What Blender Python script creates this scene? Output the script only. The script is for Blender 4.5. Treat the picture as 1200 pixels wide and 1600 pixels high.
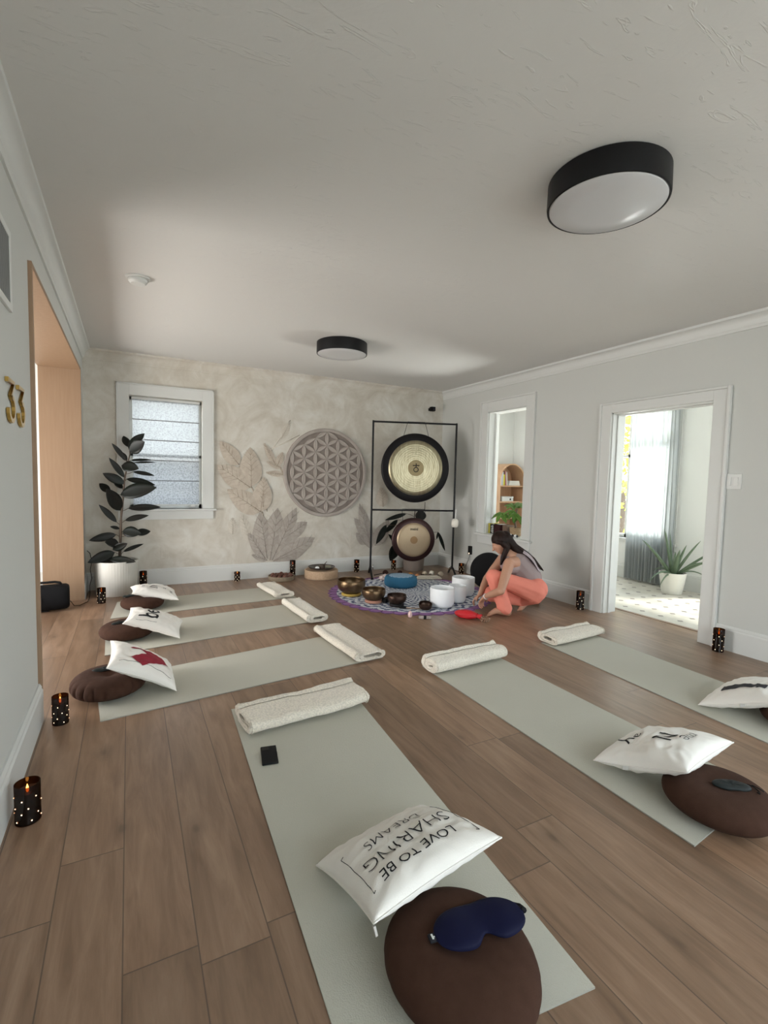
import bpy, bmesh, math, random
from mathutils import Vector, Matrix, Euler, noise
PI = math.pi
C = bpy.context.scene.collection
for _o in list(bpy.data.objects): bpy.data.objects.remove(_o)
random.seed(7)
sc = bpy.context.scene

# ------------------------------------------------------------------ camera
cam_d = bpy.data.cameras.new('camera'); cam = bpy.data.objects.new('camera', cam_d); C.objects.link(cam)
cam_d.sensor_fit = 'VERTICAL'; cam_d.sensor_height = 36.0; cam_d.lens = 759.0/1600*36.0
cam_d.clip_start = 0.02
_r = Vector((0.88564, -0.46380, 0.02305)); _u = Vector((0.01104, 0.07066, 0.99744)); _f = Vector((0.46424, 0.88312, -0.06770))
_m = Matrix((_r, _u, -_f)).transposed().to_4x4(); _m.translation = Vector((0, 0, 1.33))
cam.matrix_world = _m
sc.camera = cam

# ------------------------------------------------------------------ light
sc.view_settings.view_transform = 'Standard'
sc.view_settings.look = 'None'
sc.view_settings.gamma = 1.0
sc.view_settings.use_curve_mapping = False
sc.view_settings.exposure = 0.33
world = bpy.data.worlds.new('world'); sc.world = world; world.use_nodes = True
wn = world.node_tree.nodes; wl = world.node_tree.links
bg = wn['Background']
tc = wn.new('ShaderNodeTexCoord'); sx = wn.new('ShaderNodeSeparateXYZ'); cr = wn.new('ShaderNodeValToRGB')
wl.new(tc.outputs['Generated'], sx.inputs[0]); wl.new(sx.outputs['Z'], cr.inputs[0]); wl.new(cr.outputs[0], bg.inputs['Color'])
cr.color_ramp.elements[0].position = 0.0; cr.color_ramp.elements[0].color = (0.95, 0.96, 0.96, 1)
cr.color_ramp.elements[1].position = 0.6; cr.color_ramp.elements[1].color = (0.78, 0.88, 1.0, 1)
bg.inputs['Strength'].default_value = 4.9

def area(name, loc, rot, sx_, sy_, power, col=(1, 1, 1)):
    l = bpy.data.lights.new(name, 'AREA'); l.shape = 'RECTANGLE'; l.size = sx_; l.size_y = sy_; l.energy = power; l.color = col
    o = bpy.data.objects.new(name, l); C.objects.link(o); o.location = loc; o.rotation_euler = rot
    return o
def portal(name, loc, rot, sx_, sy_):
    o = area(name, loc, rot, sx_, sy_, 1.0); o.data.cycles.is_portal = True
    return o
# daylight portals sit in the real window openings
portal('daylight_sunroom_long_window', (6.47, 4.625, 1.48), (0, PI/2, 0), 1.84, 1.45)
portal('daylight_sunroom_front_window', (6.47, 1.9, 1.45), (0, PI/2, 0), 1.9, 2.6)
portal('daylight_mural_window', (0.405, 6.55, 1.57), (-PI/2, 0, 0), 0.80, 1.30)
# fill lamps added outside unseen windows behind the camera and in the hall
area('fill_front_windows', (1.9, -2.35, 1.75), (PI/2-0.5, 0, 0), 3.8, 2.1, 12, (1.0, 0.97, 0.93))
area('fill_side_window', (4.95, -0.65, 1.75), (0, PI/2-0.45, 0), 1.5, 1.7, 24, (0.97, 0.98, 1.0))
area('fill_hall_upward', (-2.75, 4.4, 0.75), (0, -(PI/2+0.42), 0), 1.2, 2.0, 94, (1.0, 0.95, 0.88))  # added hall lamp, set low and tilted up to brighten the far ceiling
area('fill_far_ceiling', (7.9, 4.9, 0.15), (0, PI/2+0.44, 0), 1.2, 2.6, 520, (1.0, 0.97, 0.92))  # added lamp aimed up through the sunroom window to lighten the far ceiling
sun_d = bpy.data.lights.new('sun', 'SUN'); sun_d.energy = 8; sun_d.angle = 0.12; sun_d.color = (1.0, 0.93, 0.83)
sun = bpy.data.objects.new('sun', sun_d); C.objects.link(sun); sun.rotation_euler = (math.radians(12), math.radians(32), 0)

# measured leaf layouts: base x, base z, tip x, tip z, width, depth offset or paint
RUBBER = [
    (-0.003,1.613,0.16,1.78,0.085,0), (0.006,1.571,0.154,1.679,0.159,-0.04), (-0.003,1.618,-0.048,1.746,0.079,0.04), (-0.032,1.475,-0.159,1.651,0.05,0),
    (-0.018,1.465,-0.077,1.567,0.053,0.05), (0.015,1.472,0.235,1.491,0.03,0.04), (0.042,1.446,0.269,1.463,0.021,-0.02), (-0.07,1.411,0.094,1.384,0.116,-0.06),
    (-0.044,1.28,-0.188,1.495,0.063,0), (-0.044,1.212,-0.249,1.327,0.094,0), (0.041,1.346,0.258,1.314,0.045,0.03), (-0.025,1.265,0.266,1.206,0.075,0.03),
    (-0.083,1.095,0.266,1.189,0.16,-0.08), (-0.064,1.159,-0.155,1.252,0.063,0.06), (-0.085,0.921,-0.21,1.167,0.136,-0.05), (-0.184,1.116,-0.288,1.213,0.078,0.03),
    (-0.01,0.941,0.314,0.961,0.075,0), (-0.044,0.809,0.19,0.869,0.066,-0.02), (-0.124,0.789,-0.289,0.99,0.063,0), (-0.069,0.692,0.111,0.676,0.118,-0.06),
    (0.053,0.656,0.213,0.673,0.081,0.03), (-0.097,0.714,-0.189,0.743,0.037,0.03), (-0.13,0.657,-0.384,0.608,0.084,-0.04), (-0.104,0.549,-0.236,0.592,0.1,-0.06),
    (-0.164,0.493,-0.024,0.573,0.08,-0.07), (-0.067,0.457,0.139,0.539,0.043,0.03), (-0.146,0.466,-0.392,0.389,0.11,-0.08), (-0.202,0.4,0.055,0.38,0.08,-0.1),
]
RSTEM = [
    (-0.096,0.404,-0.082,0.831,0.021), (-0.082,0.831,-0.06,1.042,0.021), (-0.06,1.042,-0.044,1.254,0.021), (-0.044,1.254,-0.004,1.466,0.019),
    (-0.004,1.466,0.016,1.561,0.017),
]
CORNER_LEAVES = [
    (3.517,0.841,3.17,0.757,0.065,0.0), (3.394,0.753,3.19,0.567,0.084,0.05), (3.187,0.689,3.027,0.431,0.101,-0.03), (3.747,0.733,3.758,0.901,0.189,0.0),
    (3.372,0.41,3.27,0.174,0.164,0.0), (4.051,0.454,4.072,0.565,0.036,0.0), (4.072,0.561,4.208,0.273,0.058,0.0), (3.42,0.381,3.259,0.552,0.068,0.05),
    (3.957,0.457,3.853,0.532,0.085,0.05),
]
MURAL = [
    (1.238,1.464,0.999,1.756,0.187,0), (1.391,1.194,1.372,1.694,0.275,0), (1.379,1.182,0.966,1.455,0.259,0), (1.512,0.868,1.09,1.155,0.263,0),
    (1.512,0.868,1.553,1.318,0.243,0), (1.406,0.457,1.263,0.835,0.156,2), (1.159,0.587,1.159,0.801,0.119,2), (1.602,0.25,1.5,0.856,0.293,1),
    (1.639,0.223,1.738,0.915,0.309,1), (1.664,0.222,1.993,0.919,0.262,1), (1.85,0.526,2.147,0.721,0.189,1), (1.689,0.22,2.258,0.504,0.265,1),
    (1.676,0.209,2.112,0.345,0.176,1), (1.602,0.225,1.395,0.311,0.086,1), (1.577,0.252,1.346,0.605,0.146,1), (1.704,1.48,1.543,1.763,0.087,0),
    (1.729,1.481,1.797,1.655,0.093,0), (1.779,1.446,1.581,1.524,0.078,0), (1.805,1.36,1.57,1.379,0.073,0), (1.775,1.824,1.899,2.064,0.098,2),
    (1.753,1.482,1.869,1.188,0.025,0), (1.641,1.684,2.028,1.888,0.02,2), (1.653,1.672,1.898,2.076,0.02,2), (1.639,0.223,1.537,0.844,0.029,0),
    (1.537,0.844,1.403,1.171,0.024,0), (1.403,1.171,1.238,1.452,0.019,0), (3.127,0.302,2.923,0.974,0.196,1), (3.114,0.441,2.845,0.764,0.161,1),
    (3.183,0.352,3.408,0.728,0.225,1), (3.304,0.921,3.258,1.213,0.189,0), (3.03,0.375,2.877,0.552,0.119,1), (2.243,0.344,2.248,0.596,0.048,2),
    (2.25,0.408,2.139,0.518,0.04,2), (2.25,0.408,2.36,0.51,0.041,2), (2.79,0.318,2.803,0.571,0.05,2), (2.797,0.385,2.714,0.481,0.042,2),
    (2.797,0.385,2.897,0.475,0.042,2), (1.598,0.869,1.48,1.523,0.015,0), (1.544,0.931,1.542,1.313,0.214,0),
]

# ------------------------------------------------------------------ materials
_mats = {}
def mat(name, col, rough=0.6, metal=0.0, col2=None, nscale=8.0, bump=0.0, bscale=40.0, emit=None, estr=0.0, trans=0.0, sheen=0.0, detail=4.0, coat=0.0, stretch=None, sss=0.0, contrast=0.25, spec=None):
    if name in _mats: return _mats[name]
    m = bpy.data.materials.new(name); m.use_nodes = True; nt = m.node_tree; N = nt.nodes; L = nt.links
    b = N['Principled BSDF']
    b.inputs['Base Color'].default_value = (*col, 1); b.inputs['Roughness'].default_value = rough; b.inputs['Metallic'].default_value = metal
    if spec is None and max(col) < 0.06 and not metal: spec = 0.18
    if spec is not None: b.inputs['Specular IOR Level'].default_value = spec
    if sheen: b.inputs['Sheen Weight'].default_value = sheen
    if coat: b.inputs['Coat Weight'].default_value = coat; b.inputs['Coat Roughness'].default_value = 0.1
    if trans: b.inputs['Transmission Weight'].default_value = trans
    if emit: b.inputs['Emission Color'].default_value = (*emit, 1); b.inputs['Emission Strength'].default_value = estr
    t = N.new('ShaderNodeTexCoord'); src = t.outputs['Object']
    if stretch:
        mp = N.new('ShaderNodeMapping'); mp.inputs['Scale'].default_value = stretch; L.new(src, mp.inputs[0]); src = mp.outputs[0]
    if col2:
        n = N.new('ShaderNodeTexNoise'); n.inputs['Scale'].default_value = nscale; n.inputs['Detail'].default_value = detail; L.new(src, n.inputs['Vector'])
        r = N.new('ShaderNodeValToRGB'); r.color_ramp.elements[0].position = 0.5-contrast; r.color_ramp.elements[1].position = 0.5+contrast
        r.color_ramp.elements[0].color = (*col, 1); r.color_ramp.elements[1].color = (*col2, 1)
        L.new(n.outputs['Fac'], r.inputs[0]); L.new(r.outputs[0], b.inputs['Base Color'])
    if bump:
        n2 = N.new('ShaderNodeTexNoise'); n2.inputs['Scale'].default_value = bscale; n2.inputs['Detail'].default_value = 3; L.new(src, n2.inputs['Vector'])
        bp = N.new('ShaderNodeBump'); bp.inputs['Strength'].default_value = bump; bp.inputs['Distance'].default_value = 0.004
        L.new(n2.outputs['Fac'], bp.inputs['Height']); L.new(bp.outputs[0], b.inputs['Normal'])
    _mats[name] = m
    return m

class NB:
    """small node-graph builder"""
    def __init__(s, name):
        s.m = bpy.data.materials.new(name); s.m.use_nodes = True; s.N = s.m.node_tree.nodes; s.L = s.m.node_tree.links
        s.b = s.N['Principled BSDF']; s.out = s.N['Material Output']
        t = s.N.new('ShaderNodeTexCoord'); s.co = t.outputs['Object']
    def mth(s, op, a, b=0.0, c=None):
        n = s.N.new('ShaderNodeMath'); n.operation = op
        for i, v in enumerate((a, b, c)):
            if v is None: continue
            if isinstance(v, (int, float)): n.inputs[i].default_value = v
            else: s.L.new(v, n.inputs[i])
        return n.outputs[0]
    def sep(s, v):
        n = s.N.new('ShaderNodeSeparateXYZ'); s.L.new(v, n.inputs[0]); return n.outputs
    def comb(s, x, y, z=0.0):
        n = s.N.new('ShaderNodeCombineXYZ')
        for i, v in enumerate((x, y, z)):
            if isinstance(v, (int, float)): n.inputs[i].default_value = v
            else: s.L.new(v, n.inputs[i])
        return n.outputs[0]
    def noise(s, v, scale, detail=4, rough=0.5, dist=0.0):
        n = s.N.new('ShaderNodeTexNoise'); n.inputs['Scale'].default_value = scale; n.inputs['Detail'].default_value = detail
        n.inputs['Roughness'].default_value = rough; n.inputs['Distortion'].default_value = dist; s.L.new(v, n.inputs['Vector']); return n.outputs['Fac']
    def white(s, v):
        n = s.N.new('ShaderNodeTexWhiteNoise'); n.noise_dimensions = '2D'; s.L.new(v, n.inputs['Vector']); return n.outputs['Value']
    def ramp(s, f, stops):
        n = s.N.new('ShaderNodeValToRGB'); e = n.color_ramp.elements
        while len(e) < len(stops): e.new(0.5)
        for i, (p, c) in enumerate(stops): e[i].position = p; e[i].color = (*c, 1)
        s.L.new(f, n.inputs[0]); return n.outputs[0]
    def mix(s, f, a, b, mode='MIX'):
        n = s.N.new('ShaderNodeMix'); n.data_type = 'RGBA'; n.blend_type = mode
        for i, v in ((0, f), (6, a), (7, b)):
            if isinstance(v, (int, float)): n.inputs[i].default_value = v
            elif isinstance(v, tuple): n.inputs[i].default_value = (*v, 1)
            else: s.L.new(v, n.inputs[i])
        return n.outputs[2]
    def bump(s, h, st, dist=0.004):
        n = s.N.new('ShaderNodeBump'); n.inputs['Strength'].default_value = st; n.inputs['Distance'].default_value = dist
        s.L.new(h, n.inputs['Height']); s.L.new(n.outputs[0], s.b.inputs['Normal'])

def floor_mat():
    n = NB('oak_planks'); x, y, z = n.sep(n.co)
    W_, LEN = 0.19, 1.7
    xs = n.mth('DIVIDE', n.mth('ADD', x, 0.03+19*10), W_); row = n.mth('FLOOR', xs); fx = n.mth('FRACT', xs)
    off = n.white(n.comb(row, 3.3)); ys = n.mth('ADD', n.mth('DIVIDE', y, LEN), n.mth('MULTIPLY', off, 7.31)); pl = n.mth('FLOOR', ys); fy = n.mth('FRACT', ys)
    pid = n.white(n.comb(row, pl)); pid2 = n.white(n.comb(n.mth('ADD', row, 50.5), pl))
    gv = n.comb(n.mth('MULTIPLY', x, 9.0), n.mth('ADD', n.mth('MULTIPLY', y, 1.1), n.mth('MULTIPLY', pid, 37.0)), n.mth('MULTIPLY', pid2, 11.0))
    grain = n.noise(gv, 2.2, 6, 0.6, 0.6)
    fine = n.noise(n.comb(n.mth('MULTIPLY', x, 60.0), n.mth('MULTIPLY', y, 3.0), pid), 3.0, 4, 0.6)
    base = n.ramp(grain, [(0.30, (0.175, 0.104, 0.062)), (0.52, (0.262, 0.164, 0.104)), (0.75, (0.35, 0.232, 0.155))])
    tint = n.ramp(pid, [(0.0, (0.82, 0.80, 0.78)), (0.5, (1.0, 1.0, 1.0)), (1.0, (1.18, 1.14, 1.12))])
    c = n.mix(1.0, base, tint, 'MULTIPLY')
    c = n.mix(n.mth('MULTIPLY', fine, 0.24), c, (0.14, 0.085, 0.052))
    # knots
    v = n.N.new('ShaderNodeTexVoronoi'); v.inputs['Scale'].default_value = 1.0; v.inputs['Randomness'].default_value = 1.0; v.voronoi_dimensions = '2D'
    n.L.new(n.comb(n.mth('MULTIPLY', x, 2.6), n.mth('MULTIPLY', y, 1.25), 0.0), v.inputs['Vector'])
    kd = n.mth('ADD', v.outputs['Distance'], n.mth('MULTIPLY', n.noise(n.co, 9, 3), 0.05))
    k = n.ramp(kd, [(0.035, (1, 1, 1)), (0.065, (0.45, 0.45, 0.45)), (0.15, (0, 0, 0))])
    sepc = n.N.new('ShaderNodeSeparateColor'); n.L.new(v.outputs['Color'], sepc.inputs[0]); gate = n.mth('GREATER_THAN', sepc.outputs[0], 0.45)
    c = n.mix(n.mth('MULTIPLY', n.mth('MULTIPLY', k, gate), 0.60), c, (0.085, 0.05, 0.03))
    gx = n.mth('MINIMUM', fx, n.mth('SUBTRACT', 1.0, fx)); gy = n.mth('MINIMUM', fy, n.mth('SUBTRACT', 1.0, fy))
    sx_ = n.mth('LESS_THAN', gx, 0.010); sy_ = n.mth('LESS_THAN', gy, 0.0012); seam = n.mth('MAXIMUM', sx_, sy_)
    c = n.mix(n.mth('MULTIPLY', seam, 0.75), c, (0.07, 0.045, 0.03))
    n.L.new(c, n.b.inputs['Base Color'])
    n.L.new(n.mth('ADD', n.mth('MULTIPLY', grain, 0.08), 0.30), n.b.inputs['Roughness'])
    n.b.inputs['Specular IOR Level'].default_value = 0.62
    n.bump(n.mth('SUBTRACT', n.mth('MULTIPLY', fine, 0.15), n.mth('MULTIPLY', seam, 0.8)), 0.35, 0.002)
    return n.m

def tile_mat():
    n = NB('octagon_and_dot_tile'); x, y, z = n.sep(n.co); s = 0.20
    fx = n.mth('ABSOLUTE', n.mth('SUBTRACT', n.mth('FRACT', n.mth('ADD', n.mth('DIVIDE', x, s), 100.0)), 0.5))
    fy = n.mth('ABSOLUTE', n.mth('SUBTRACT', n.mth('FRACT', n.mth('ADD', n.mth('DIVIDE', y, s), 100.0)), 0.5))
    d = n.mth('ADD', fx, fy)                       # 1.0 at the cell corners
    dot = n.mth('GREATER_THAN', d, 0.84); ring = n.mth('GREATER_THAN', d, 0.81)
    gr = n.mth('GREATER_THAN', n.mth('MAXIMUM', fx, fy), 0.488)
    wash = n.noise(n.co, 9, 4)
    c = n.ramp(wash, [(0.3, (0.52, 0.48, 0.41)), (0.7, (0.60, 0.565, 0.50))])
    c = n.mix(n.mth('MAXIMUM', ring, gr), c, (0.50, 0.48, 0.44)); c = n.mix(dot, c, (0.16, 0.13, 0.11))
    n.L.new(c, n.b.inputs['Base Color']); n.b.inputs['Roughness'].default_value = 0.35
    return n.m

def mural_mat():
    n = NB('mural_plaster'); a = n.noise(n.co, 2.3, 6, 0.62, 1.4); b = n.noise(n.co, 7.0, 5, 0.6, 0.8); f = n.noise(n.co, 30, 4)
    c = n.ramp(a, [(0.28, (0.50, 0.455, 0.385)), (0.50, (0.60, 0.565, 0.50)), (0.72, (0.69, 0.67, 0.62))])
    c = n.mix(n.mth('MULTIPLY', n.ramp(b, [(0.50, (0, 0, 0)), (0.70, (1, 1, 1))]), 0.35), c, (0.47, 0.42, 0.34))
    n.L.new(c, n.b.inputs['Base Color']); n.b.inputs['Roughness'].default_value = 0.8
    n.bump(n.mth('ADD', b, n.mth('MULTIPLY', f, 0.3)), 0.25, 0.004)
    return n.m

def plaster_mat(name, col, st=0.35):
    n = NB(name); a = n.noise(n.co, 3.0, 5, 0.6, 1.0); b = n.noise(n.co, 60, 3)
    v = n.N.new('ShaderNodeMapping'); v.inputs['Scale'].default_value = (2.2, 9.0, 3.0); v.inputs['Rotation'].default_value = (0, 0, 0.5); n.L.new(n.co, v.inputs[0])
    s = n.noise(v.outputs[0], 1.8, 2, 0.5, 2.5)
    strokes = n.ramp(s, [(0.62, (0, 0, 0)), (0.66, (1, 1, 1)), (0.70, (0, 0, 0))])
    n.b.inputs['Base Color'].default_value = (*col, 1); n.b.inputs['Roughness'].default_value = 0.75
    n.bump(n.mth('ADD', n.mth('ADD', n.mth('MULTIPLY', a, 1.0), n.mth('MULTIPLY', b, 0.10)), n.mth('MULTIPLY', strokes, 0.30)), st, 0.006)
    return n.m

def glass_mat(name, tint=(0.95, 0.98, 0.98), refl=0.06):
    n = NB(name); tr = n.N.new('ShaderNodeBsdfTransparent'); tr.inputs[0].default_value = (*tint, 1)
    gl = n.N.new('ShaderNodeBsdfGlossy'); gl.inputs['Roughness'].default_value = 0.02; mx = n.N.new('ShaderNodeMixShader'); mx.inputs[0].default_value = refl
    n.L.new(tr.outputs[0], mx.inputs[1]); n.L.new(gl.outputs[0], mx.inputs[2]); n.L.new(mx.outputs[0], n.out.inputs['Surface'])
    return n.m

def sheer_mat(name, col, see=0.3, transl=0.5, weave=900.0, speck=0.0):
    n = NB(name); tr = n.N.new('ShaderNodeBsdfTransparent'); df = n.N.new('ShaderNodeBsdfDiffuse'); tl = n.N.new('ShaderNodeBsdfTranslucent')
    m1 = n.N.new('ShaderNodeMixShader'); m2 = n.N.new('ShaderNodeMixShader'); m1.inputs[0].default_value = transl
    if speck:
        f = n.noise(n.co, 55, 3, 0.7); c = n.ramp(f, [(0.38, tuple(v*0.62 for v in col)), (0.55, col)])
        n.L.new(c, df.inputs[0]); n.L.new(c, tl.inputs[0])
    else:
        df.inputs[0].default_value = (*col, 1); tl.inputs[0].default_value = (*col, 1)
    m2.inputs[0].default_value = see
    n.L.new(df.outputs[0], m1.inputs[1]); n.L.new(tl.outputs[0], m1.inputs[2]); n.L.new(m1.outputs[0], m2.inputs[1]); n.L.new(tr.outputs[0], m2.inputs[2]); n.L.new(m2.outputs[0], n.out.inputs['Surface'])
    return n.m

def towel_mat(name, col):
    n = NB(name); v = n.N.new('ShaderNodeTexVoronoi'); v.inputs['Scale'].default_value = 95
    mp = n.N.new('ShaderNodeMapping'); mp.inputs['Scale'].default_value = (1, 1.0, 1.7); n.L.new(n.co, mp.inputs[0]); n.L.new(mp.outputs[0], v.inputs['Vector'])
    c = n.ramp(v.outputs['Distance'], [(0.2, col), (0.75, tuple(x*0.80 for x in col))]); n.L.new(c, n.b.inputs['Base Color'])
    n.b.inputs['Roughness'].default_value = 0.95; n.b.inputs['Sheen Weight'].default_value = 0.2
    n.bump(n.mth('MULTIPLY', v.outputs['Distance'], -1.0), 0.6, 0.004)
    return n.m

def cloth_mandala_mat():
    n = NB('mandala_print'); x, y, z = n.sep(n.co)
    r = n.mth('SQRT', n.mth('ADD', n.mth('MULTIPLY', x, x), n.mth('MULTIPLY', y, y))); a = n.mth('ARCTAN2', y, x)
    w1 = n.mth('SINE', n.mth('ADD', n.mth('MULTIPLY', r, 70.0), n.mth('MULTIPLY', n.mth('SINE', n.mth('MULTIPLY', a, 24.0)), 2.2)))
    w2 = n.mth('MULTIPLY', n.mth('SINE', n.mth('MULTIPLY', a, 48.0)), n.mth('SINE', n.mth('MULTIPLY', r, 55.0)))
    w3 = n.mth('ADD', n.mth('MULTIPLY', n.noise(n.co, 26, 4, 0.6, 2.5), 6.0), -3.0)
    t = n.mth('ADD', n.mth('ADD', w1, w2), w3)
    c = n.ramp(n.mth('ADD', n.mth('MULTIPLY', t, 0.25), 0.5), [(0.36, (0.085, 0.10, 0.20)), (0.44, (0.36, 0.42, 0.52)), (0.52, (0.68, 0.70, 0.74))])
    n.L.new(c, n.b.inputs['Base Color']); n.b.inputs['Roughness'].default_value = 0.9
    return n.m

M_FLOOR = floor_mat(); M_TILE = tile_mat(); M_MURAL = mural_mat()
M_CEIL = plaster_mat('ceiling_plaster', (0.64, 0.63, 0.61), 0.5)
M_WALL = plaster_mat('wall_paint', (0.555, 0.56, 0.535), 0.12)
M_TRIM = mat('white_trim_paint', (0.63, 0.635, 0.615), 0.45)
M_SUN = mat('sunroom_white_paint', (0.80, 0.80, 0.78), 0.7)
M_OAK = mat('pale_oak_veneer', (0.265, 0.165, 0.098), 0.5, col2=(0.30, 0.195, 0.12), nscale=3.0, stretch=(14, 14, 1.0), bump=0.1, bscale=10)
M_OAKD = mat('oak_edge', (0.28, 0.19, 0.13), 0.5)
M_BLACK = mat('black_steel', (0.006, 0.006, 0.007), 0.45, spec=0.25)
M_DARK = mat('matte_black', (0.006, 0.006, 0.007), 0.6)
M_MAT = mat('sage_grey_rubber', (0.49, 0.475, 0.405), 0.8, col2=(0.52, 0.505, 0.43), nscale=2.0, bump=0.5, bscale=260)
M_MATE = mat('mat_edge', (0.33, 0.32, 0.28), 0.9)
M_TOWEL = towel_mat('cream_towel', (0.80, 0.73, 0.62))
M_TOWELB = towel_mat('ivory_towel', (0.86, 0.80, 0.69))
M_PILLOW = mat('white_canvas', (0.84, 0.81, 0.76), 0.85, bump=0.25, bscale=300)
M_INK = mat('black_print', (0.02, 0.02, 0.022), 0.8)
M_RED = mat('red_print', (0.27, 0.012, 0.03), 0.85)
M_ZAFU = mat('brown_cotton', (0.046, 0.021, 0.0135), 0.95, col2=(0.058, 0.028, 0.018), nscale=30, bump=0.3, bscale=400)
M_NAVY = mat('navy_satin', (0.002, 0.003, 0.024), 0.7)
M_LEAF = mat('rubber_leaf', (0.006, 0.011, 0.008), 0.38, col2=(0.012, 0.009, 0.008), nscale=6, spec=0.22)
M_STEM = mat('brown_stem', (0.10, 0.07, 0.05), 0.7)
M_POT = mat('cream_ribbed_pot', (0.60, 0.58, 0.53), 0.6)
M_SOIL = mat('dark_soil', (0.03, 0.022, 0.016), 0.95, bump=0.8, bscale=60)
M_BRASS = mat('hammered_brass', (0.27, 0.185, 0.105), 0.34, 1.0, col2=(0.17, 0.11, 0.065), nscale=25, bump=0.3, bscale=60)
M_BRONZE = mat('dark_bronze', (0.06, 0.038, 0.03), 0.42, 1.0, col2=(0.10, 0.065, 0.05), nscale=18, bump=0.4, bscale=80)
M_CRYSTAL = mat('frosted_quartz', (0.86, 0.88, 0.90), 0.5, sss=0.1)
M_BLUE = mat('blue_canvas', (0.02, 0.14, 0.26), 0.8)
M_PURPLE = mat('purple_print', (0.24, 0.10, 0.29), 0.9, col2=(0.32, 0.17, 0.36), nscale=14)
M_PINKQ = mat('pink_quartz', (0.72, 0.48, 0.47), 0.4)
M_SKIN = mat('skin', (0.46, 0.24, 0.155), 0.55, col2=(0.50, 0.27, 0.18), nscale=6)
M_HAIR = mat('dark_brown_hair', (0.006, 0.0035, 0.003), 0.5, col2=(0.026, 0.011, 0.008), nscale=6, stretch=(20, 20, 4), bump=0.5, bscale=12)
M_CORAL = mat('coral_linen', (0.74, 0.22, 0.16), 0.85, col2=(0.80, 0.26, 0.19), nscale=5, bump=0.4, bscale=22)
M_TOP = mat('mauve_grey_top', (0.33, 0.26, 0.26), 0.85, bump=0.3, bscale=60)
M_SCARF = mat('pale_pink_print', (0.55, 0.48, 0.50), 0.85, col2=(0.38, 0.30, 0.33), nscale=25)
M_GONG = mat('gong_brass', (0.50, 0.42, 0.25), 0.26, 1.0, col2=(0.62, 0.54, 0.34), nscale=4, stretch=(30, 30, 3), bump=0.35, bscale=12)
M_GONGR = mat('gong_rim', (0.006, 0.005, 0.006), 0.45)
M_GONG2R = mat('gong_rim_oxide', (0.035, 0.014, 0.014), 0.35, 0.6)
M_FLAME = mat('led_flame', (1, 0.5, 0.1), 0.5, emit=(1.0, 0.42, 0.08), estr=5)
M_HOLE = mat('led_glow_holes', (1, 0.8, 0.6), 0.5, emit=(1.0, 0.78, 0.52), estr=2.2)
M_WAX = mat('brown_wax', (0.075, 0.035, 0.018), 0.5)
M_CUP = glass_mat('amber_smoked_glass', (0.30, 0.17, 0.10), 0.05)
M_GOLD = mat('brushed_gold', (0.52, 0.34, 0.10), 0.3, 1.0)
M_GLASS = glass_mat('window_glass')

# ------------------------------------------------------------------ object helpers
def prop(o, label=None, cat=None, group=None, kind=None):
    if label: o['label'] = label
    if cat: o['category'] = cat
    if group: o['group'] = group
    if kind: o['kind'] = kind
    return o
def obj(name, bm, m, parent=None, smooth=False, kind=None, autos=None):
    me = bpy.data.meshes.new(name); bmesh.ops.recalc_face_normals(bm, faces=bm.faces[:]); bm.to_mesh(me); bm.free()
    for mm in (m if isinstance(m, (list, tuple)) else [m]): me.materials.append(mm)
    if smooth:
        for p in me.polygons: p.use_smooth = True
        if autos is not None: me.set_sharp_from_angle(angle=math.radians(autos))
    o = bpy.data.objects.new(name, me); C.objects.link(o)
    if parent: o.parent = parent
    if kind: o['kind'] = kind
    return o
def thing(name, label, cat, loc=(0, 0, 0), rot=(0, 0, 0), group=None):
    o = bpy.data.objects.new(name, None); C.objects.link(o); o.location = loc; o.rotation_euler = rot
    o.empty_display_size = 0.05
    return prop(o, label, cat, group)
def struct(name, bm, m, smooth=False): return obj(name, bm, m, None, smooth, 'structure', 40 if smooth else None)
def dup(root, loc=None, rot=None, label=None, group=None):
    r = root.copy(); C.objects.link(r)
    if loc is not None: r.location = loc
    if rot is not None: r.rotation_euler = rot
    if label: r['label'] = label
    if group: r['group'] = group
    for ch in list(root.children):
        c = ch.copy(); C.objects.link(c); c.parent = r
        for g in ch.children:
            d = g.copy(); C.objects.link(d); d.parent = c
    return r
def B(): return bmesh.new()
def box(bm, x0, x1, y0, y1, z0, z1, bev=0.0, seg=2, mi=0):
    r = bmesh.ops.create_cube(bm, size=1.0); vs = r['verts']
    for v in vs: v.co = Vector(((x0+x1)/2+v.co.x*(x1-x0), (y0+y1)/2+v.co.y*(y1-y0), (z0+z1)/2+v.co.z*(z1-z0)))
    fs = set(f for v in vs for f in v.link_faces)
    for f in fs: f.material_index = mi
    if bev:
        es = list(set(e for v in vs for e in v.link_edges)); bmesh.ops.bevel(bm, geom=es, offset=bev, segments=seg, affect='EDGES', profile=0.5)
    return bm
def lathe(bm, prof, seg=40, cx=0, cy=0, axis='Z', sx_=1.0, sy_=1.0, wob=None, mi=0):
    rings = []
    for (r, z) in prof:
        ring = []
        for i in range(seg):
            a = 2*PI*i/seg; rr = r*(wob(a, z) if wob else 1)
            p = Vector((cx+rr*math.cos(a)*sx_, cy+rr*math.sin(a)*sy_, z))
            if axis == 'Y': p = Vector((p.x, p.z, p.y))
            if axis == 'X': p = Vector((p.z, p.x, p.y))
            ring.append(bm.verts.new(p))
        rings.append(ring)
    for a, b in zip(rings, rings[1:]):
        for i in range(seg):
            f = bm.faces.new((a[i], a[(i+1) % seg], b[(i+1) % seg], b[i])); f.material_index = mi
    for ring in (rings[0], rings[-1]):
        try: f = bm.faces.new(ring); f.material_index = mi
        except Exception: pass
    return bm
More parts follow.
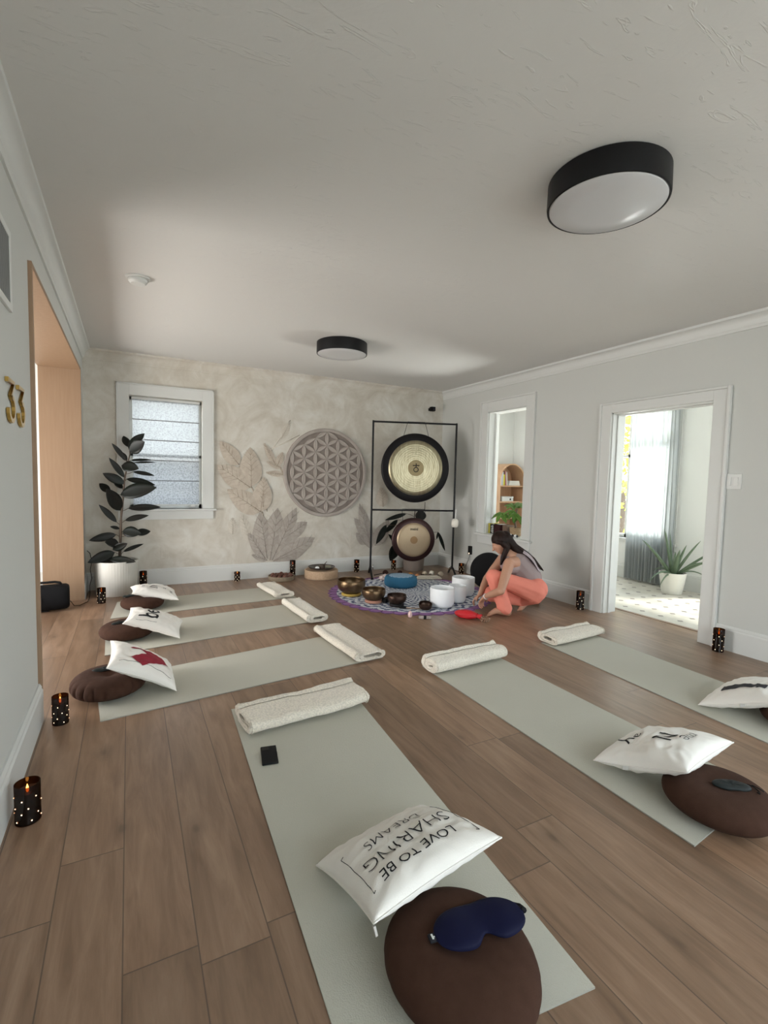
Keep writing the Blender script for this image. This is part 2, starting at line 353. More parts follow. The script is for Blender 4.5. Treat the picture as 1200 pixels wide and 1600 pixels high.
def tube(bm, pts, rad, seg=8, cap=True):
    pts = [Vector(p) for p in pts]; n = len(pts)
    if not isinstance(rad, (list, tuple)): rad = [rad]*n
    rings = []; up = None
    for i, p in enumerate(pts):
        t = (pts[min(i+1, n-1)]-pts[max(i-1, 0)]).normalized()
        if up is None: up = t.orthogonal().normalized()
        else: up = (up-t*up.dot(t)).normalized() if (up-t*up.dot(t)).length > 1e-5 else t.orthogonal().normalized()
        s = t.cross(up)
        rings.append([bm.verts.new(p+(up*math.cos(2*PI*k/seg)+s*math.sin(2*PI*k/seg))*rad[i]) for k in range(seg)])
    for a, b in zip(rings, rings[1:]):
        for k in range(seg): bm.faces.new((a[k], a[(k+1) % seg], b[(k+1) % seg], b[k]))
    if cap: bm.faces.new(rings[0][::-1]); bm.faces.new(rings[-1])
    return bm
def ball(bm, c, r, s=(1, 1, 1), seg=16):
    q = bmesh.ops.create_uvsphere(bm, u_segments=seg, v_segments=max(6, seg//2+2), radius=r)
    for v in q['verts']: v.co = Vector((v.co.x*s[0], v.co.y*s[1], v.co.z*s[2]))+Vector(c)
    return bm
def prism(bm, poly, d0, d1, plane='XZ', mi=0):
    """extrude a 2D polygon between depth d0 and d1"""
    def P(a, b, d): return {'XZ': (a, d, b), 'XY': (a, b, d), 'YZ': (d, a, b)}[plane]
    lo = [bm.verts.new(P(a, b, d0)) for a, b in poly]; hi = [bm.verts.new(P(a, b, d1)) for a, b in poly]
    n = len(poly)
    for f in [bm.faces.new(lo[::-1]), bm.faces.new(hi)]+[bm.faces.new((lo[i], lo[(i+1) % n], hi[(i+1) % n], hi[i])) for i in range(n)]: f.material_index = mi
    return bm
def sweep(bm, prof, a, b, nrm):
    """extrude a moulding profile [(out, z)] from point a to b (xy), nrm = xy direction it sticks out"""
    lo = [bm.verts.new((a[0]+nrm[0]*o, a[1]+nrm[1]*o, z)) for o, z in prof]; hi = [bm.verts.new((b[0]+nrm[0]*o, b[1]+nrm[1]*o, z)) for o, z in prof]
    n = len(prof)
    bm.faces.new(lo[::-1]); bm.faces.new(hi)
    for i in range(n): bm.faces.new((lo[i], lo[(i+1) % n], hi[(i+1) % n], hi[i]))
    return bm
def text_bm(s, size, depth=0.0, off=0.0, sub=0.0, align='CENTER', shear=0.0):
    cu = bpy.data.curves.new('t', 'FONT'); cu.body = s; cu.size = size; cu.align_x = align; cu.align_y = 'CENTER'; cu.offset = off; cu.extrude = depth; cu.resolution_u = 3; cu.shear = shear
    o = bpy.data.objects.new('t', cu); C.objects.link(o); dg = bpy.context.evaluated_depsgraph_get(); me = bpy.data.meshes.new_from_object(o.evaluated_get(dg))
    bm = bmesh.new(); bm.from_mesh(me); bpy.data.meshes.remove(me); bpy.data.objects.remove(o); bpy.data.curves.remove(cu)
    if sub:
        bmesh.ops.triangulate(bm, faces=bm.faces[:])
        for _ in range(4):
            es = [e for e in bm.edges if e.calc_length() > sub]
            if not es: break
            bmesh.ops.subdivide_edges(bm, edges=es, cuts=1)
            bmesh.ops.triangulate(bm, faces=bm.faces[:])
    return bm
def place(bm, fn):
    for v in bm.verts: v.co = fn(v.co)
    return bm
def bake_remesh(name, bm, m, parent, voxel, smooth_it=6, deci=None):
    me = bpy.data.meshes.new('tmp'); bm.to_mesh(me); bm.free(); o = bpy.data.objects.new('tmp', me); C.objects.link(o)
    md = o.modifiers.new('r', 'REMESH'); md.mode = 'VOXEL'; md.voxel_size = voxel
    ms = o.modifiers.new('s', 'SMOOTH'); ms.iterations = smooth_it; ms.factor = 0.5
    dg = bpy.context.evaluated_depsgraph_get(); me2 = bpy.data.meshes.new_from_object(o.evaluated_get(dg)); bpy.data.objects.remove(o)
    me2.name = name; me2.materials.clear(); me2.materials.append(m)
    for p in me2.polygons: p.use_smooth = True; p.material_index = 0
    q = bpy.data.objects.new(name, me2); C.objects.link(q); q.parent = parent
    return q
def capsule(bm, a, b, ra, rb, seg=14, flat=None):
    a = Vector(a); b = Vector(b); d = b-a; L_ = d.length
    if L_ < 1e-6: return ball(bm, a, ra)
    n = 7; pts = []; rad = []
    t = d/L_
    for i in range(n): 
        th = PI/2*(1-i/(n-1)); pts.append(a-t*ra*math.sin(th)); rad.append(max(ra*math.cos(th), 1e-4))
    for i in range(1, n):
        th = PI/2*i/(n-1); pts.append(b+t*rb*math.sin(th)); rad.append(max(rb*math.cos(th), 1e-4))
    return tube(bm, pts, rad, seg)
def limb(bm, pts, rad):
    for i in range(len(pts)-1): capsule(bm, pts[i], pts[i+1], rad[i], rad[i+1])
    return bm

# ================================================================== SETTING
XL, XR, YB, YF, ZC = -0.44, 4.32, 6.33, -1.8, 2.68
XR2 = 4.495           # far face of the right wall
XT = 4.62             # where the wood floor meets the sunroom tiles
# floor: wood runs through the doorway to the sunroom threshold and into the hall on the left
bm = B(); box(bm, -2.6, XT, YF-0.15, 6.95, -0.1, 0.0); struct('floor', bm, M_FLOOR)
bm = B(); box(bm, XT, 6.45, 0.4, 6.95, -0.1, 0.0); struct('floor_sunroom', bm, M_TILE)
bm = B(); box(bm, -2.6, 4.47, YF-0.15, 6.95, ZC, ZC+0.1); struct('ceiling', bm, M_CEIL)
bm = B(); box(bm, 4.47, 6.45, 0.4, 6.95, ZC, ZC+0.1); struct('ceiling_sunroom', bm, M_SUN)
# back wall (mural) with window 1 : opening x .01-.80 z .915-2.22
W1 = (0.01, 0.80, 0.915, 2.22)
bm = B(); box(bm, XL-0.3, W1[0], YB, YB+0.2, 0, ZC); box(bm, W1[1], XR2, YB, YB+0.2, 0, ZC); box(bm, W1[0], W1[1], YB, YB+0.2, 0, W1[2]); box(bm, W1[0], W1[1], YB, YB+0.2, W1[3], ZC)
struct('wall_back', bm, M_MURAL)
# left wall with the wood-lined opening y 3.07-5.885, z up to 2.385
OY0, OY1, OZ = 3.07, 5.885, 2.385
bm = B(); box(bm, XL-0.33, XL, YF, OY0, 0, ZC); box(bm, XL-0.33, XL, OY1, YB, 0, ZC); box(bm, XL-0.33, XL, OY0, OY1, OZ, ZC)
struct('wall_left', bm, M_WALL)
bm = B(); t_ = 0.028
box(bm, XL-0.34, XL+0.018, OY0, OY0+t_, 0, OZ, 0.002); box(bm, XL-0.34, XL+0.018, OY1-t_, OY1, 0, OZ, 0.002); box(bm, XL-0.34, XL+0.018, OY0+t_, OY1-t_, OZ-t_, OZ, 0.002)
struct('trim_1', bm, M_OAK)
# hall beyond the left opening
bm = B(); box(bm, -2.6, XL-0.33, 6.55, 6.7, 0, ZC); struct('wall_hall_back', bm, M_SUN)
bm = B(); box(bm, -2.6, XL-0.335, 6.53, 6.55, 0, 0.2); struct('baseboard_hall', bm, M_TRIM)
bm = B(); box(bm, -2.6, -2.5, YF, 3.4, 0, ZC); box(bm, -2.6, -2.5, 5.4, 6.6, 0, ZC); box(bm, -2.6, -2.5, 3.4, 5.4, 0, 0.08); box(bm, -2.6, -2.5, 3.4, 5.4, 2.1, ZC); struct('wall_hall_left', bm, M_SUN)  # unseen low opening added so the hall lamp reaches the far ceiling
# right wall: door y 2.355-3.32 z 0-2.043 ; window 2 y 4.515-5.23 z .62-2.26
D1 = (2.355, 3.32, 2.043); W2 = (4.515, 5.23, 0.62, 2.26)
W6 = (-1.5, 0.2, 0.7, 2.2)
bm = B(); box(bm, XR, XR2, YF, W6[0], 0, ZC); box(bm, XR, XR2, W6[1], D1[0], 0, ZC); box(bm, XR, XR2, W6[0], W6[1], 0, W6[2]); box(bm, XR, XR2, W6[0], W6[1], W6[3], ZC); box(bm, XR, XR2, D1[0], D1[1], D1[2], ZC); box(bm, XR, XR2, D1[1], W2[0], 0, ZC)
box(bm, XR, XR2, W2[0], W2[1], 0, W2[2]); box(bm, XR, XR2, W2[0], W2[1], W2[3], ZC); box(bm, XR, XR2, W2[1], YB, 0, ZC)
struct('wall_right', bm, M_WALL)
# wall behind the camera; unseen window, widened to let in more fill
WF = (0.0, 3.8, 0.3, 2.4)
bm = B(); box(bm, -2.6, WF[0], YF-0.15, YF, 0, ZC); box(bm, WF[1], XR2, YF-0.15, YF, 0, ZC); box(bm, WF[0], WF[1], YF-0.15, YF, 0, WF[2]); box(bm, WF[0], WF[1], YF-0.15, YF, WF[3], ZC)
struct('wall_front', bm, M_WALL)
# sunroom outer walls
SX = 6.30
bm = B(); box(bm, SX, SX+0.15, 0.4, 0.6, 0, ZC); box(bm, SX, SX+0.15, 3.2, 3.90, 0, ZC); box(bm, SX, SX+0.15, 5.35, 6.95, 0, ZC)
box(bm, SX, SX+0.15, 0.6, 3.2, 0, 0.5); box(bm, SX, SX+0.15, 0.6, 3.2, 2.4, ZC); box(bm, SX, SX+0.15, 3.90, 5.35, 0, 0.57); box(bm, SX, SX+0.15, 3.90, 5.35, 2.4, ZC)
struct('wall_sunroom_right', bm, M_SUN)
bm = B(); box(bm, XR2, SX+0.15, 6.9, 7.0, 0, ZC); struct('wall_sunroom_back', bm, M_SUN)
bm = B(); box(bm, XR2, SX+0.15, 0.3, 0.4, 0, ZC); struct('wall_sunroom_front', bm, M_SUN)

BB = [(0, 0), (0.022, 0), (0.022, 0.165), (0.016, 0.175), (0.016, 0.185), (0.008, 0.20), (0, 0.20)]
def base(name, a, b, nrm): 
    bm = B(); sweep(bm, BB, a, b, nrm); struct(name, bm, M_TRIM)
base('baseboard_back', (XL, YB), (XR, YB), (0, -1))
base('baseboard_left', (XL, YF), (XL, OY0), (1, 0))
base('baseboard_left_far', (XL, OY1), (XL, YB), (1, 0))
base('baseboard_right_near', (XR, YF), (XR, D1[0]-0.12), (-1, 0))
base('baseboard_right_far', (XR, D1[1]+0.12), (XR, YB), (-1, 0))
base('baseboard_front', (XL, YF), (XR, YF), (0, 1))
base('baseboard_sunroom', (SX, 0.4), (SX, 6.9), (-1, 0))
def crown(name, a, b, nrm, m):
    p = [(0, ZC-0.115), (0.012, ZC-0.115), (0.014, ZC-0.100), (0.022, ZC-0.092), (0.022, ZC-0.084)]
    for i in range(7):
        t = i/6*PI/2; p.append((0.026+0.046*(1-math.cos(t)), ZC-0.078+0.056*math.sin(t)))
    p += [(0.078, ZC-0.020), (0.080, ZC), (0, ZC)]
    bm = B(); sweep(bm, p, a, b, nrm); struct(name, bm, m, True)
crown('trim_2', (XL, YB), (XR, YB), (0, -1), M_MURAL)
crown('trim_3', (XL, YF), (XL, YB), (1, 0), M_TRIM)
crown('trim_4', (XR, YF), (XR, YB), (-1, 0), M_TRIM)

# window 1 (mural wall): casing, stool, apron, sash, glass
w = thing('window_1', 'white framed sash window in the mural wall', 'window', (0, 0, 0)); del w['category']; del w['label']; w['kind'] = 'structure'
bm = B(); y0, y1 = YB-0.022, YB
box(bm, -0.105, W1[0], y0, y1, 0.915, 2.34, 0.003); box(bm, W1[1], 0.915, y0, y1, 0.915, 2.34, 0.003); box(bm, W1[0], W1[1], y0, y1, W1[3], 2.34, 0.003)
box(bm, -0.12, -0.105, y0-0.008, y1, 0.915, 2.355, 0.002); box(bm, 0.915, 0.93, y0-0.008, y1, 0.915, 2.355, 0.002); box(bm, -0.12, 0.93, y0-0.008, y1, 2.34, 2.355, 0.002)
obj('window_casing', bm, M_TRIM, w)
bm = B(); box(bm, -0.15, 0.96, YB-0.06, YB+0.12, 0.893, 0.915, 0.006); obj('window_stool', bm, M_TRIM, w)
bm = B(); box(bm, -0.115, 0.925, YB-0.02, YB, 0.79, 0.893, 0.003); obj('window_apron', bm, M_TRIM, w)
bm = B(); ys, ye = YB+0.09, YB+0.125
for (a, b, c, d) in ((W1[0], W1[0]+0.035, W1[2], W1[3]), (W1[1]-0.035, W1[1], W1[2], W1[3]), (W1[0], W1[1], W1[2], W1[2]+0.05), (W1[0], W1[1], W1[3]-0.04, W1[3]), (W1[0], W1[1], 1.53, 1.565)): box(bm, a, b, ys, ye, c, d, 0.002)
obj('window_sash', bm, M_TRIM, w)
bm = B(); box(bm, W1[0]+0.03, W1[1]-0.03, YB+0.105, YB+0.109, W1[2]+0.04, W1[3]-0.03); obj('window_pane', bm, M_GLASS, w)
bm = B(); box(bm, 0.66, 0.72, YB+0.03, YB+0.09, 0.93, 0.965, 0.006); box(bm, 0.5, 0.6, YB+0.05, YB+0.085, 0.915, 0.924, 0.003); obj('sash_lock', bm, M_TRIM, w)
# roman blind
r_ = thing('window_blind', 'cream linen roman blind with horizontal battens, lowered in the mural wall window', 'window blind', (0.405, YB+0.045, 0.95))
bm = B(); nx, nz = 4, 40
zz = [0.955+1.245*i/nz for i in range(nz+1)]
vs = [[bm.verts.new((-0.36+0.72*j/nx, 0.004*math.sin((z-0.955)/0.2075*PI*2), z-0.95)) for j in range(nx+1)] for z in zz]
for i in range(nz):
    for j in range(nx): bm.faces.new((vs[i][j], vs[i][j+1], vs[i+1][j+1], vs[i+1][j]))
obj('blind_fabric', bm, sheer_mat('sheer_linen', (0.40, 0.405, 0.405), 0.065, 0.50, speck=1), r_, True)
for k, z in enumerate((1.249, 1.489, 1.723, 1.956)):
    bm = B(); box(bm, -0.362, 0.362, -0.010, -0.001, z-0.95-0.005, z-0.95+0.005, 0.001); obj('blind_batten', bm, mat('batten_grey', (0.25, 0.25, 0.26), 0.8), r_)
bm = B(); box(bm, -0.372, 0.372, -0.012, 0.014, 1.235, 1.262, 0.003); obj('blind_headrail', bm, M_TRIM, r_)
bm = B(); box(bm, -0.362, 0.362, -0.008, 0.006, 0.0, 0.016, 0.003); obj('blind_bottom_bar', bm, M_TRIM, r_)

# window 2 (opening in the right wall) casing
w = thing('window_2', 'x', 'window'); del w['category']; del w['label']; w['kind'] = 'structure'
bm = B(); x0, x1 = XR-0.022, XR; a, b, c, d = W2
box(bm, x0, x1, a-0.13, a, c, d+0.13, 0.003); box(bm, x0, x1, b, b+0.13, c, d+0.13, 0.003); box(bm, x0, x1, a, b, d, d+0.13, 0.003)
box(bm, x0-0.010, x1, a-0.150, a-0.13, c, d+0.15, 0.003); box(bm, x0-0.010, x1, b+0.13, b+0.150, c, d+0.15, 0.003); box(bm, x0-0.010, x1, a-0.13, b+0.13, d+0.13, d+0.15, 0.003)
obj('window_casing', bm, M_TRIM, w)
bm = B(); box(bm, XR-0.06, XR, a-0.17, b+0.17, c-0.03, c, 0.006); box(bm, XR-0.001, XR2+0.07, a, b, c-0.02, c+0.004); obj('window_stool', bm, M_TRIM, w)
bm = B(); box(bm, XR-0.02, XR, a-0.14, b+0.14, c-0.14, c-0.03, 0.003); obj('window_apron', bm, M_TRIM, w)
bm = B(); box(bm, XR+0.001, XR2-0.001, a, a+0.012, c, d); box(bm, XR+0.001, XR2-0.001, b-0.012, b, c, d); box(bm, XR+0.001, XR2-0.001, a, b, d-0.012, d)
box(bm, XR+0.10, XR+0.13, b-0.04, b-0.012, c, d); box(bm, XR+0.10, XR+0.13, a+0.012, a+0.02, c, d); obj('window_lining', bm, M_TRIM, w)
# doorway casing
w = thing('door_1', 'x', 'x'); del w['category']; del w['label']; w['kind'] = 'structure'
bm = B(); a, b, c = D1
box(bm, x0, x1, a-0.11, a, 0, c+0.085, 0.003); box(bm, x0, x1, b, b+0.11, 0, c+0.085, 0.003); box(bm, x0, x1, a, b, c, c+0.085, 0.003)
box(bm, x0-0.013, x1, a-0.135, a-0.11, 0, c+0.105, 0.004); box(bm, x0-0.013, x1, b+0.11, b+0.135, 0, c+0.105, 0.004); box(bm, x0-0.013, x1, a-0.11, b+0.11, c+0.085, c+0.105, 0.004)
obj('door_casing', bm, M_TRIM, w)
bm = B(); box(bm, XR+0.001, XR2+0.01, a, a+0.012, 0, c); box(bm, XR+0.001, XR2+0.01, b-0.012, b, 0, c); box(bm, XR+0.001, XR2+0.01, a, b, c-0.012, c)
box(bm, XR+0.06, XR+0.095, a+0.012, a+0.025, 0, c-0.012, 0.002); box(bm, XR+0.06, XR+0.095, b-0.025, b-0.012, 0, c-0.012, 0.002); box(bm, XR+0.06, XR+0.095, a+0.025, b-0.025, c-0.025, c-0.012, 0.002)
obj('door_lining', bm, M_TRIM, w)
bm = B(); box(bm, XT-0.02, XT+0.02, 0.4, 6.33, 0.0, 0.006, 0.002); obj('threshold_strip', bm, M_OAKD, w)
# sunroom windows
def sunwin(name, a, b, c, d, mull):
    w = thing(name, 'x', 'x'); del w['category']; del w['label']; w['kind'] = 'structure'
    bm = B(); X0, X1 = SX+0.04, SX+0.10
    box(bm, X0, X1, a, a+0.05, c, d); box(bm, X0, X1, b-0.05, b, c, d); box(bm, X0, X1, a, b, c, c+0.05); box(bm, X0, X1, a, b, d-0.05, d)
    for m_ in mull: box(bm, X0, X1, m_-0.025, m_+0.025, c, d)
    box(bm, X0, X1, a, b, 1.72, 1.76)
    obj('window_frame', bm, M_TRIM, w)
    bm = B(); box(bm, SX+0.065, SX+0.07, a+0.04, b-0.04, c+0.04, d-0.04); obj('window_pane', bm, M_GLASS, w)
    bm = B(); box(bm, SX-0.02, SX, a-0.1, a, c-0.1, d+0.1); box(bm, SX-0.02, SX, b, b+0.1, c-0.1, d+0.1); box(bm, SX-0.02, SX, a, b, d, d+0.1); box(bm, SX-0.05, SX+0.04, a-0.12, b+0.12, c-0.03, c); obj('window_casing', bm, M_TRIM, w)
sunwin('window_3', 3.90, 5.35, 0.57, 2.4, (4.55,))
sunwin('window_4', 0.6, 3.2, 0.5, 2.4, (1.45, 2.35))
w = thing('window_5', 'x', 'x'); del w['category']; del w['label']; w['kind'] = 'structure'
bm = B()
for (a, b, c, d) in ((WF[0], WF[0]+.05, WF[2], WF[3]), (WF[1]-.05, WF[1], WF[2], WF[3]), (WF[0], WF[1], WF[2], WF[2]+.05), (WF[0], WF[1], WF[3]-.05, WF[3]), (1.22, 1.28, WF[2], WF[3]), (2.52, 2.58, WF[2], WF[3])): box(bm, a, b, YF-0.11, YF-0.05, c, d)
obj('window_frame', bm, M_TRIM, w)
bm = B(); box(bm, WF[0], WF[1], YF-0.085, YF-0.08, WF[2], WF[3]); obj('window_pane', bm, M_GLASS, w)

w = thing('window_6', 'x', 'x'); del w['category']; del w['label']; w['kind'] = 'structure'
bm = B()
for (a, b, c, d) in ((W6[0], W6[0]+.05, W6[2], W6[3]), (W6[1]-.05, W6[1], W6[2], W6[3]), (W6[0], W6[1], W6[2], W6[2]+.05), (W6[0], W6[1], W6[3]-.05, W6[3])): box(bm, XR+0.10, XR+0.16, a, b, c, d)
obj('window_frame', bm, M_TRIM, w)
bm = B(); box(bm, XR+0.125, XR+0.13, W6[0], W6[1], W6[2], W6[3]); obj('window_pane', bm, M_GLASS, w)

# outdoors seen through the sunroom glass and behind the blind
bm = B(); box(bm, -14, 24, -14, 26, -0.5, -0.3); struct('ground_outdoors', bm, mat('pale_paving', (0.42, 0.40, 0.36), 0.9, col2=(0.50, 0.48, 0.44), nscale=0.7))  # ground made pale so it bounces sun up through the windows
t = thing('neighbour_house', 'pale lavender-grey lap-sided house faintly visible behind the window blind', 'house', (0.6, 9.2, -0.3))
bm = B(); box(bm, -3.5, 4.5, 0, 2.5, 0, 1.80)
for k in range(11): box(bm, -3.52, 4.52, -0.02, 0.0, 0.15*k+0.13, 0.15*k+0.15)
obj('siding', bm, mat('blue_grey_siding', (0.10, 0.11, 0.20), 0.8), t)
bm = B(); box(bm, -3.8, 4.8, -0.15, 2.7, 1.80, 1.86); obj('roof', bm, mat('grey_shingle', (0.30, 0.30, 0.31), 0.9), t)

# ================================================================== CEILING AND WALL FITTINGS
def ceiling_lamp():
    t = thing('ceiling_lamp', 'large flush round ceiling lamp with a black rim, nearest the camera', 'ceiling lamp', (1.90, 1.55, ZC), group=None)
    bm = B(); lathe(bm, [(0.18, 0.0), (0.246, 0.0), (0.252, -0.004), (0.254, -0.10), (0.252, -0.112), (0.246, -0.114), (0.244, -0.104), (0.20, -0.10)], 64); obj('lamp_housing', bm, M_BLACK, t, True, autos=40)
    bm = B(); lathe(bm, [(0.244, -0.100), (0.243, -0.112), (0.238, -0.116), (0.15, -0.1175), (0.001, -0.118)], 64); obj('lamp_diffuser', bm, mat('opal_acrylic', (0.55, 0.55, 0.56), 0.22), t, True, autos=60)
    return t
l0 = ceiling_lamp()
dup(l0, (1.91, 4.62, ZC), label='flush round black-rimmed ceiling lamp farther back, towards the mural wall')
t = thing('smoke_detector', 'small white round smoke detector on the ceiling near the left wall', 'smoke detector', (0.07, 3.87, ZC))
bm = B(); lathe(bm, [(0.078, 0), (0.078, -0.008), (0.070, -0.012), (0.062, -0.012)], 40); obj('mounting_plate', bm, M_TRIM, t, True, autos=30)
bm = B(); lathe(bm, [(0.058, -0.010), (0.062, -0.016), (0.060, -0.030), (0.046, -0.044), (0.034, -0.046), (0.0, -0.047)], 40); obj('detector_cap', bm, M_TRIM, t, True, autos=30)
t = thing('wall_vent', 'white louvred air return grille high on the left wall', 'vent', (XL, 2.36, 2.16))
bm = B()
for (a, b, c, d) in ((-.25, -.22, -.165, .165), (.22, .25, -.165, .165), (-.22, .22, -.165, -.135), (-.22, .22, .135, .165)): box(bm, 0, 0.012, a, b, c, d, 0.002)
obj('vent_frame', bm, M_TRIM, t)
bm = B()
for k in range(27): y = -0.21+k*0.0162; box(bm, 0.001, 0.010, y, y+0.005, -0.135, 0.135)
obj('louvre_bars', bm, mat('vent_metal', (0.20, 0.20, 0.195), 0.5), t)
bm = B(); box(bm, 0.0002, 0.001, -.22, .22, -.135, .135); obj('vent_backing', bm, M_DARK, t)
# gold numerals 3 3
def numeral(name, loc, lab, h=0.165, w_=0.13):
    pts = [(-0.5, 0.5), (0.42, 0.5), (-0.05, 0.12), (0.12, 0.11)]
    for i in range(1, 13):
        a = math.radians(80-i*21.5); pts.append((0.04+0.42*math.cos(a), -0.17+0.31*math.sin(a)))
    path = [(p[0]*w_, p[1]*h) for p in pts]; bm = B(); hw = 0.0075
    L_ = []; R_ = []
    for i, p in enumerate(path):
        a = Vector(path[max(i-1, 0)]); b = Vector(path[min(i+1, len(path)-1)]); t = (b-a).normalized(); nrm = Vector((-t.y, t.x)); q = Vector(p)
        L_.append(q+nrm*hw*1.25); R_.append(q-nrm*hw*1.25)
    for i in range(len(path)-1):
        prism(bm, [(L_[i].x, L_[i].y), (L_[i+1].x, L_[i+1].y), (R_[i+1].x, R_[i+1].y), (R_[i].x, R_[i].y)], 0.003, 0.015, 'YZ')
    o = obj(name, bm, M_GOLD); o.location = loc
    return prop(o, lab, 'wall numeral', 'gold house numerals')
numeral('wall_numeral', (XL, 2.53, 1.615), 'raised gold numeral 3 on the left wall, farther from the wood-lined opening')
numeral('wall_numeral', (XL, 2.745, 1.615), 'raised gold numeral 3 on the left wall, next to the wood-lined opening')
t = thing('light_switch', 'white double rocker light switch on the wall right of the doorway', 'light switch', (XR, 2.175, 1.375))
bm = B(); box(bm, -0.008, 0, -0.065, 0.065, -0.062, 0.062, 0.003); obj('switch_plate', bm, M_TRIM, t)
for s in (-1, 1):
    bm = B(); box(bm, -0.013, -0.007, s*0.026-0.017, s*0.026+0.017, -0.034, 0.034, 0.002); obj('rocker', bm, mat('switch_white', (0.62, 0.62, 0.60), 0.35), t)
t = thing('wall_outlet', 'painted-over outlet cover low on the mural wall under the window', 'outlet', (0.37, YB, 0.385))
bm = B(); box(bm, -0.045, 0.045, -0.006, 0, -0.075, 0.075, 0.002); obj('cover_plate', bm, M_MURAL, t)
bm = B(); box(bm, -0.017, 0.017, -0.009, -0.005, -0.04, 0.04, 0.002); obj('outlet_insert', bm, M_MURAL, t)
t = thing('security_camera', 'small black camera mounted near the ceiling in the far right corner', 'camera', (4.07, YB, 2.40))
bm = B(); box(bm, -0.02, 0.02, -0.02, 0, -0.02, 0.02, 0.003); tube(bm, [(0, -0.01, 0), (0, -0.06, 0.0)], 0.008); obj('wall_bracket', bm, M_DARK, t)
bm = B(); box(bm, -0.035, 0.035, -0.12, -0.05, -0.032, 0.032, 0.008); obj('camera_body', bm, M_DARK, t)
bm = B(); tube(bm, [(0, -0.115, 0), (0, -0.128, 0)], 0.018, 16); obj('lens', bm, mat('lens_glass', (0.02, 0.02, 0.03), 0.05), t)

# ================================================================== MURAL
def leaf_mesh(bm, bx, bz, tx, tz, wd, y=0.0, n=10, shape=0.75, fold=0.1, curl=0.0, th=0.0):
    """leaf in the xz plane: base -> tip, rows of 5 points; fold lifts the edges, curl bends it"""
    b = Vector((bx, 0, bz)); t = Vector((tx, 0, tz)); d = t-b; L_ = d.length; dn = d/L_; sd = Vector((-dn.z, 0, dn.x))
    rows = []
    for i in range(n+1):
        s = i/n; wv = wd/2*(math.sin(PI*min(1, s**shape))**0.8 if 0 < s < 1 else 0.02)
        row = []
        for k in (-1, -0.5, 0, 0.5, 1):
            p = b+d*s+sd*wv*k; p.y = y-fold*wd*(1-abs(k))*math.sin(PI*s)*1.0+curl*L_*s*s
            row.append(bm.verts.new(p))
        rows.append(row)
    for r0, r1 in zip(rows, rows[1:]):
        for k in range(4): bm.faces.new((r0[k], r0[k+1], r1[k+1], r1[k]))
def paint_leaf_mat(name, a, b):
    n = NB(name); mp = n.N.new('ShaderNodeMapping'); mp.inputs['Scale'].default_value = (5, 5, 5); n.L.new(n.co, mp.inputs[0])
    f = n.noise(mp.outputs[0], 1.6, 5, 0.6, 2.0); n.L.new(n.ramp(f, [(0.3, a), (0.7, b)]), n.b.inputs['Base Color']); n.b.inputs['Roughness'].default_value = 0.85
    n.bump(f, 0.4, 0.003); return n.m
ML = [paint_leaf_mat('painted_tan_leaf', (0.455, 0.385, 0.315), (0.58, 0.515, 0.435)), paint_leaf_mat('painted_taupe_leaf', (0.34, 0.30, 0.265), (0.46, 0.415, 0.37)), paint_leaf_mat('painted_faint_leaf', (0.56, 0.51, 0.44), (0.62, 0.58, 0.51))]
MV = [mat('tan_vein', (0.385, 0.315, 0.25), 0.85), mat('taupe_vein', (0.285, 0.245, 0.215), 0.85), mat('faint_vein', (0.50, 0.45, 0.38), 0.85)]
t = thing('wall_mural', 'painted mural of tan and taupe leaf sprays on the cream plaster wall', 'mural', (0, YB, 0))
order = sorted(range(len(MURAL)), key=lambda i: -MURAL[i][5])
for q, i in enumerate(order):
    bx_, bz_, tx_, tz_, wd, paint = MURAL[i]; bm = B(); stem = wd < 0.035
    if stem:
        tube(bm, [(bx_, 0, bz_), ((bx_+tx_)/2+0.01, 0, (bz_+tz_)/2), (tx_, 0, tz_)], wd*0.45, 6)
        for v in bm.verts: v.co.y *= 0.25
    else:
        leaf_mesh(bm, bx_, bz_, tx_, tz_, wd*1.05, y=0.0, fold=0.05)
        for v in bm.verts: v.co.y -= 0.0012+0.00035*q
        if wd > 0.05:
            b0 = Vector((bx_, 0, bz_)); d0 = Vector((tx_, 0, tz_))-b0; s0 = Vector((-d0.z, 0, d0.x)).normalized(); nf = len(bm.faces); yy = -0.0022-0.00035*q-0.05*wd*0.9
            tube(bm, [b0+d0*u+Vector((0, -0.0022-0.00035*q-0.05*wd*1.05*math.sin(PI*u), 0)) for u in [k/8*0.96 for k in range(9)]], [0.0035*(1-k/10) for k in range(9)], 5)
            for k in range(1, 7):
                u = k/7.5; hw_ = wd/2*math.sin(PI*u**0.75)**0.8*0.80
                for sg in (-1, 1): tube(bm, [b0+d0*u+Vector((0, -0.0018-0.00035*q-0.05*wd*1.0*math.sin(PI*u), 0)), b0+d0*min(0.97, u+0.10)+s0*sg*hw_*0.55+Vector((0, -0.0018-0.00035*q-0.05*wd*0.5*math.sin(PI*u), 0)), b0+d0*min(0.985, u+0.17)+s0*sg*hw_+Vector((0, -0.0014-0.00035*q-0.05*wd*0.15, 0))], [0.0020, 0.0017, 0.0008], 4)
            bm.faces.ensure_lookup_table()
            for fi in range(nf, len(bm.faces)): bm.faces[fi].material_index = 1
        L_ = math.hypot(tx_-bx_, tz_-bz_); dx, dz = (tx_-bx_)/L_, (tz_-bz_)/L_
    obj('painted_stem' if stem else 'painted_leaf', bm, [ML[paint], MV[paint]], t, True)
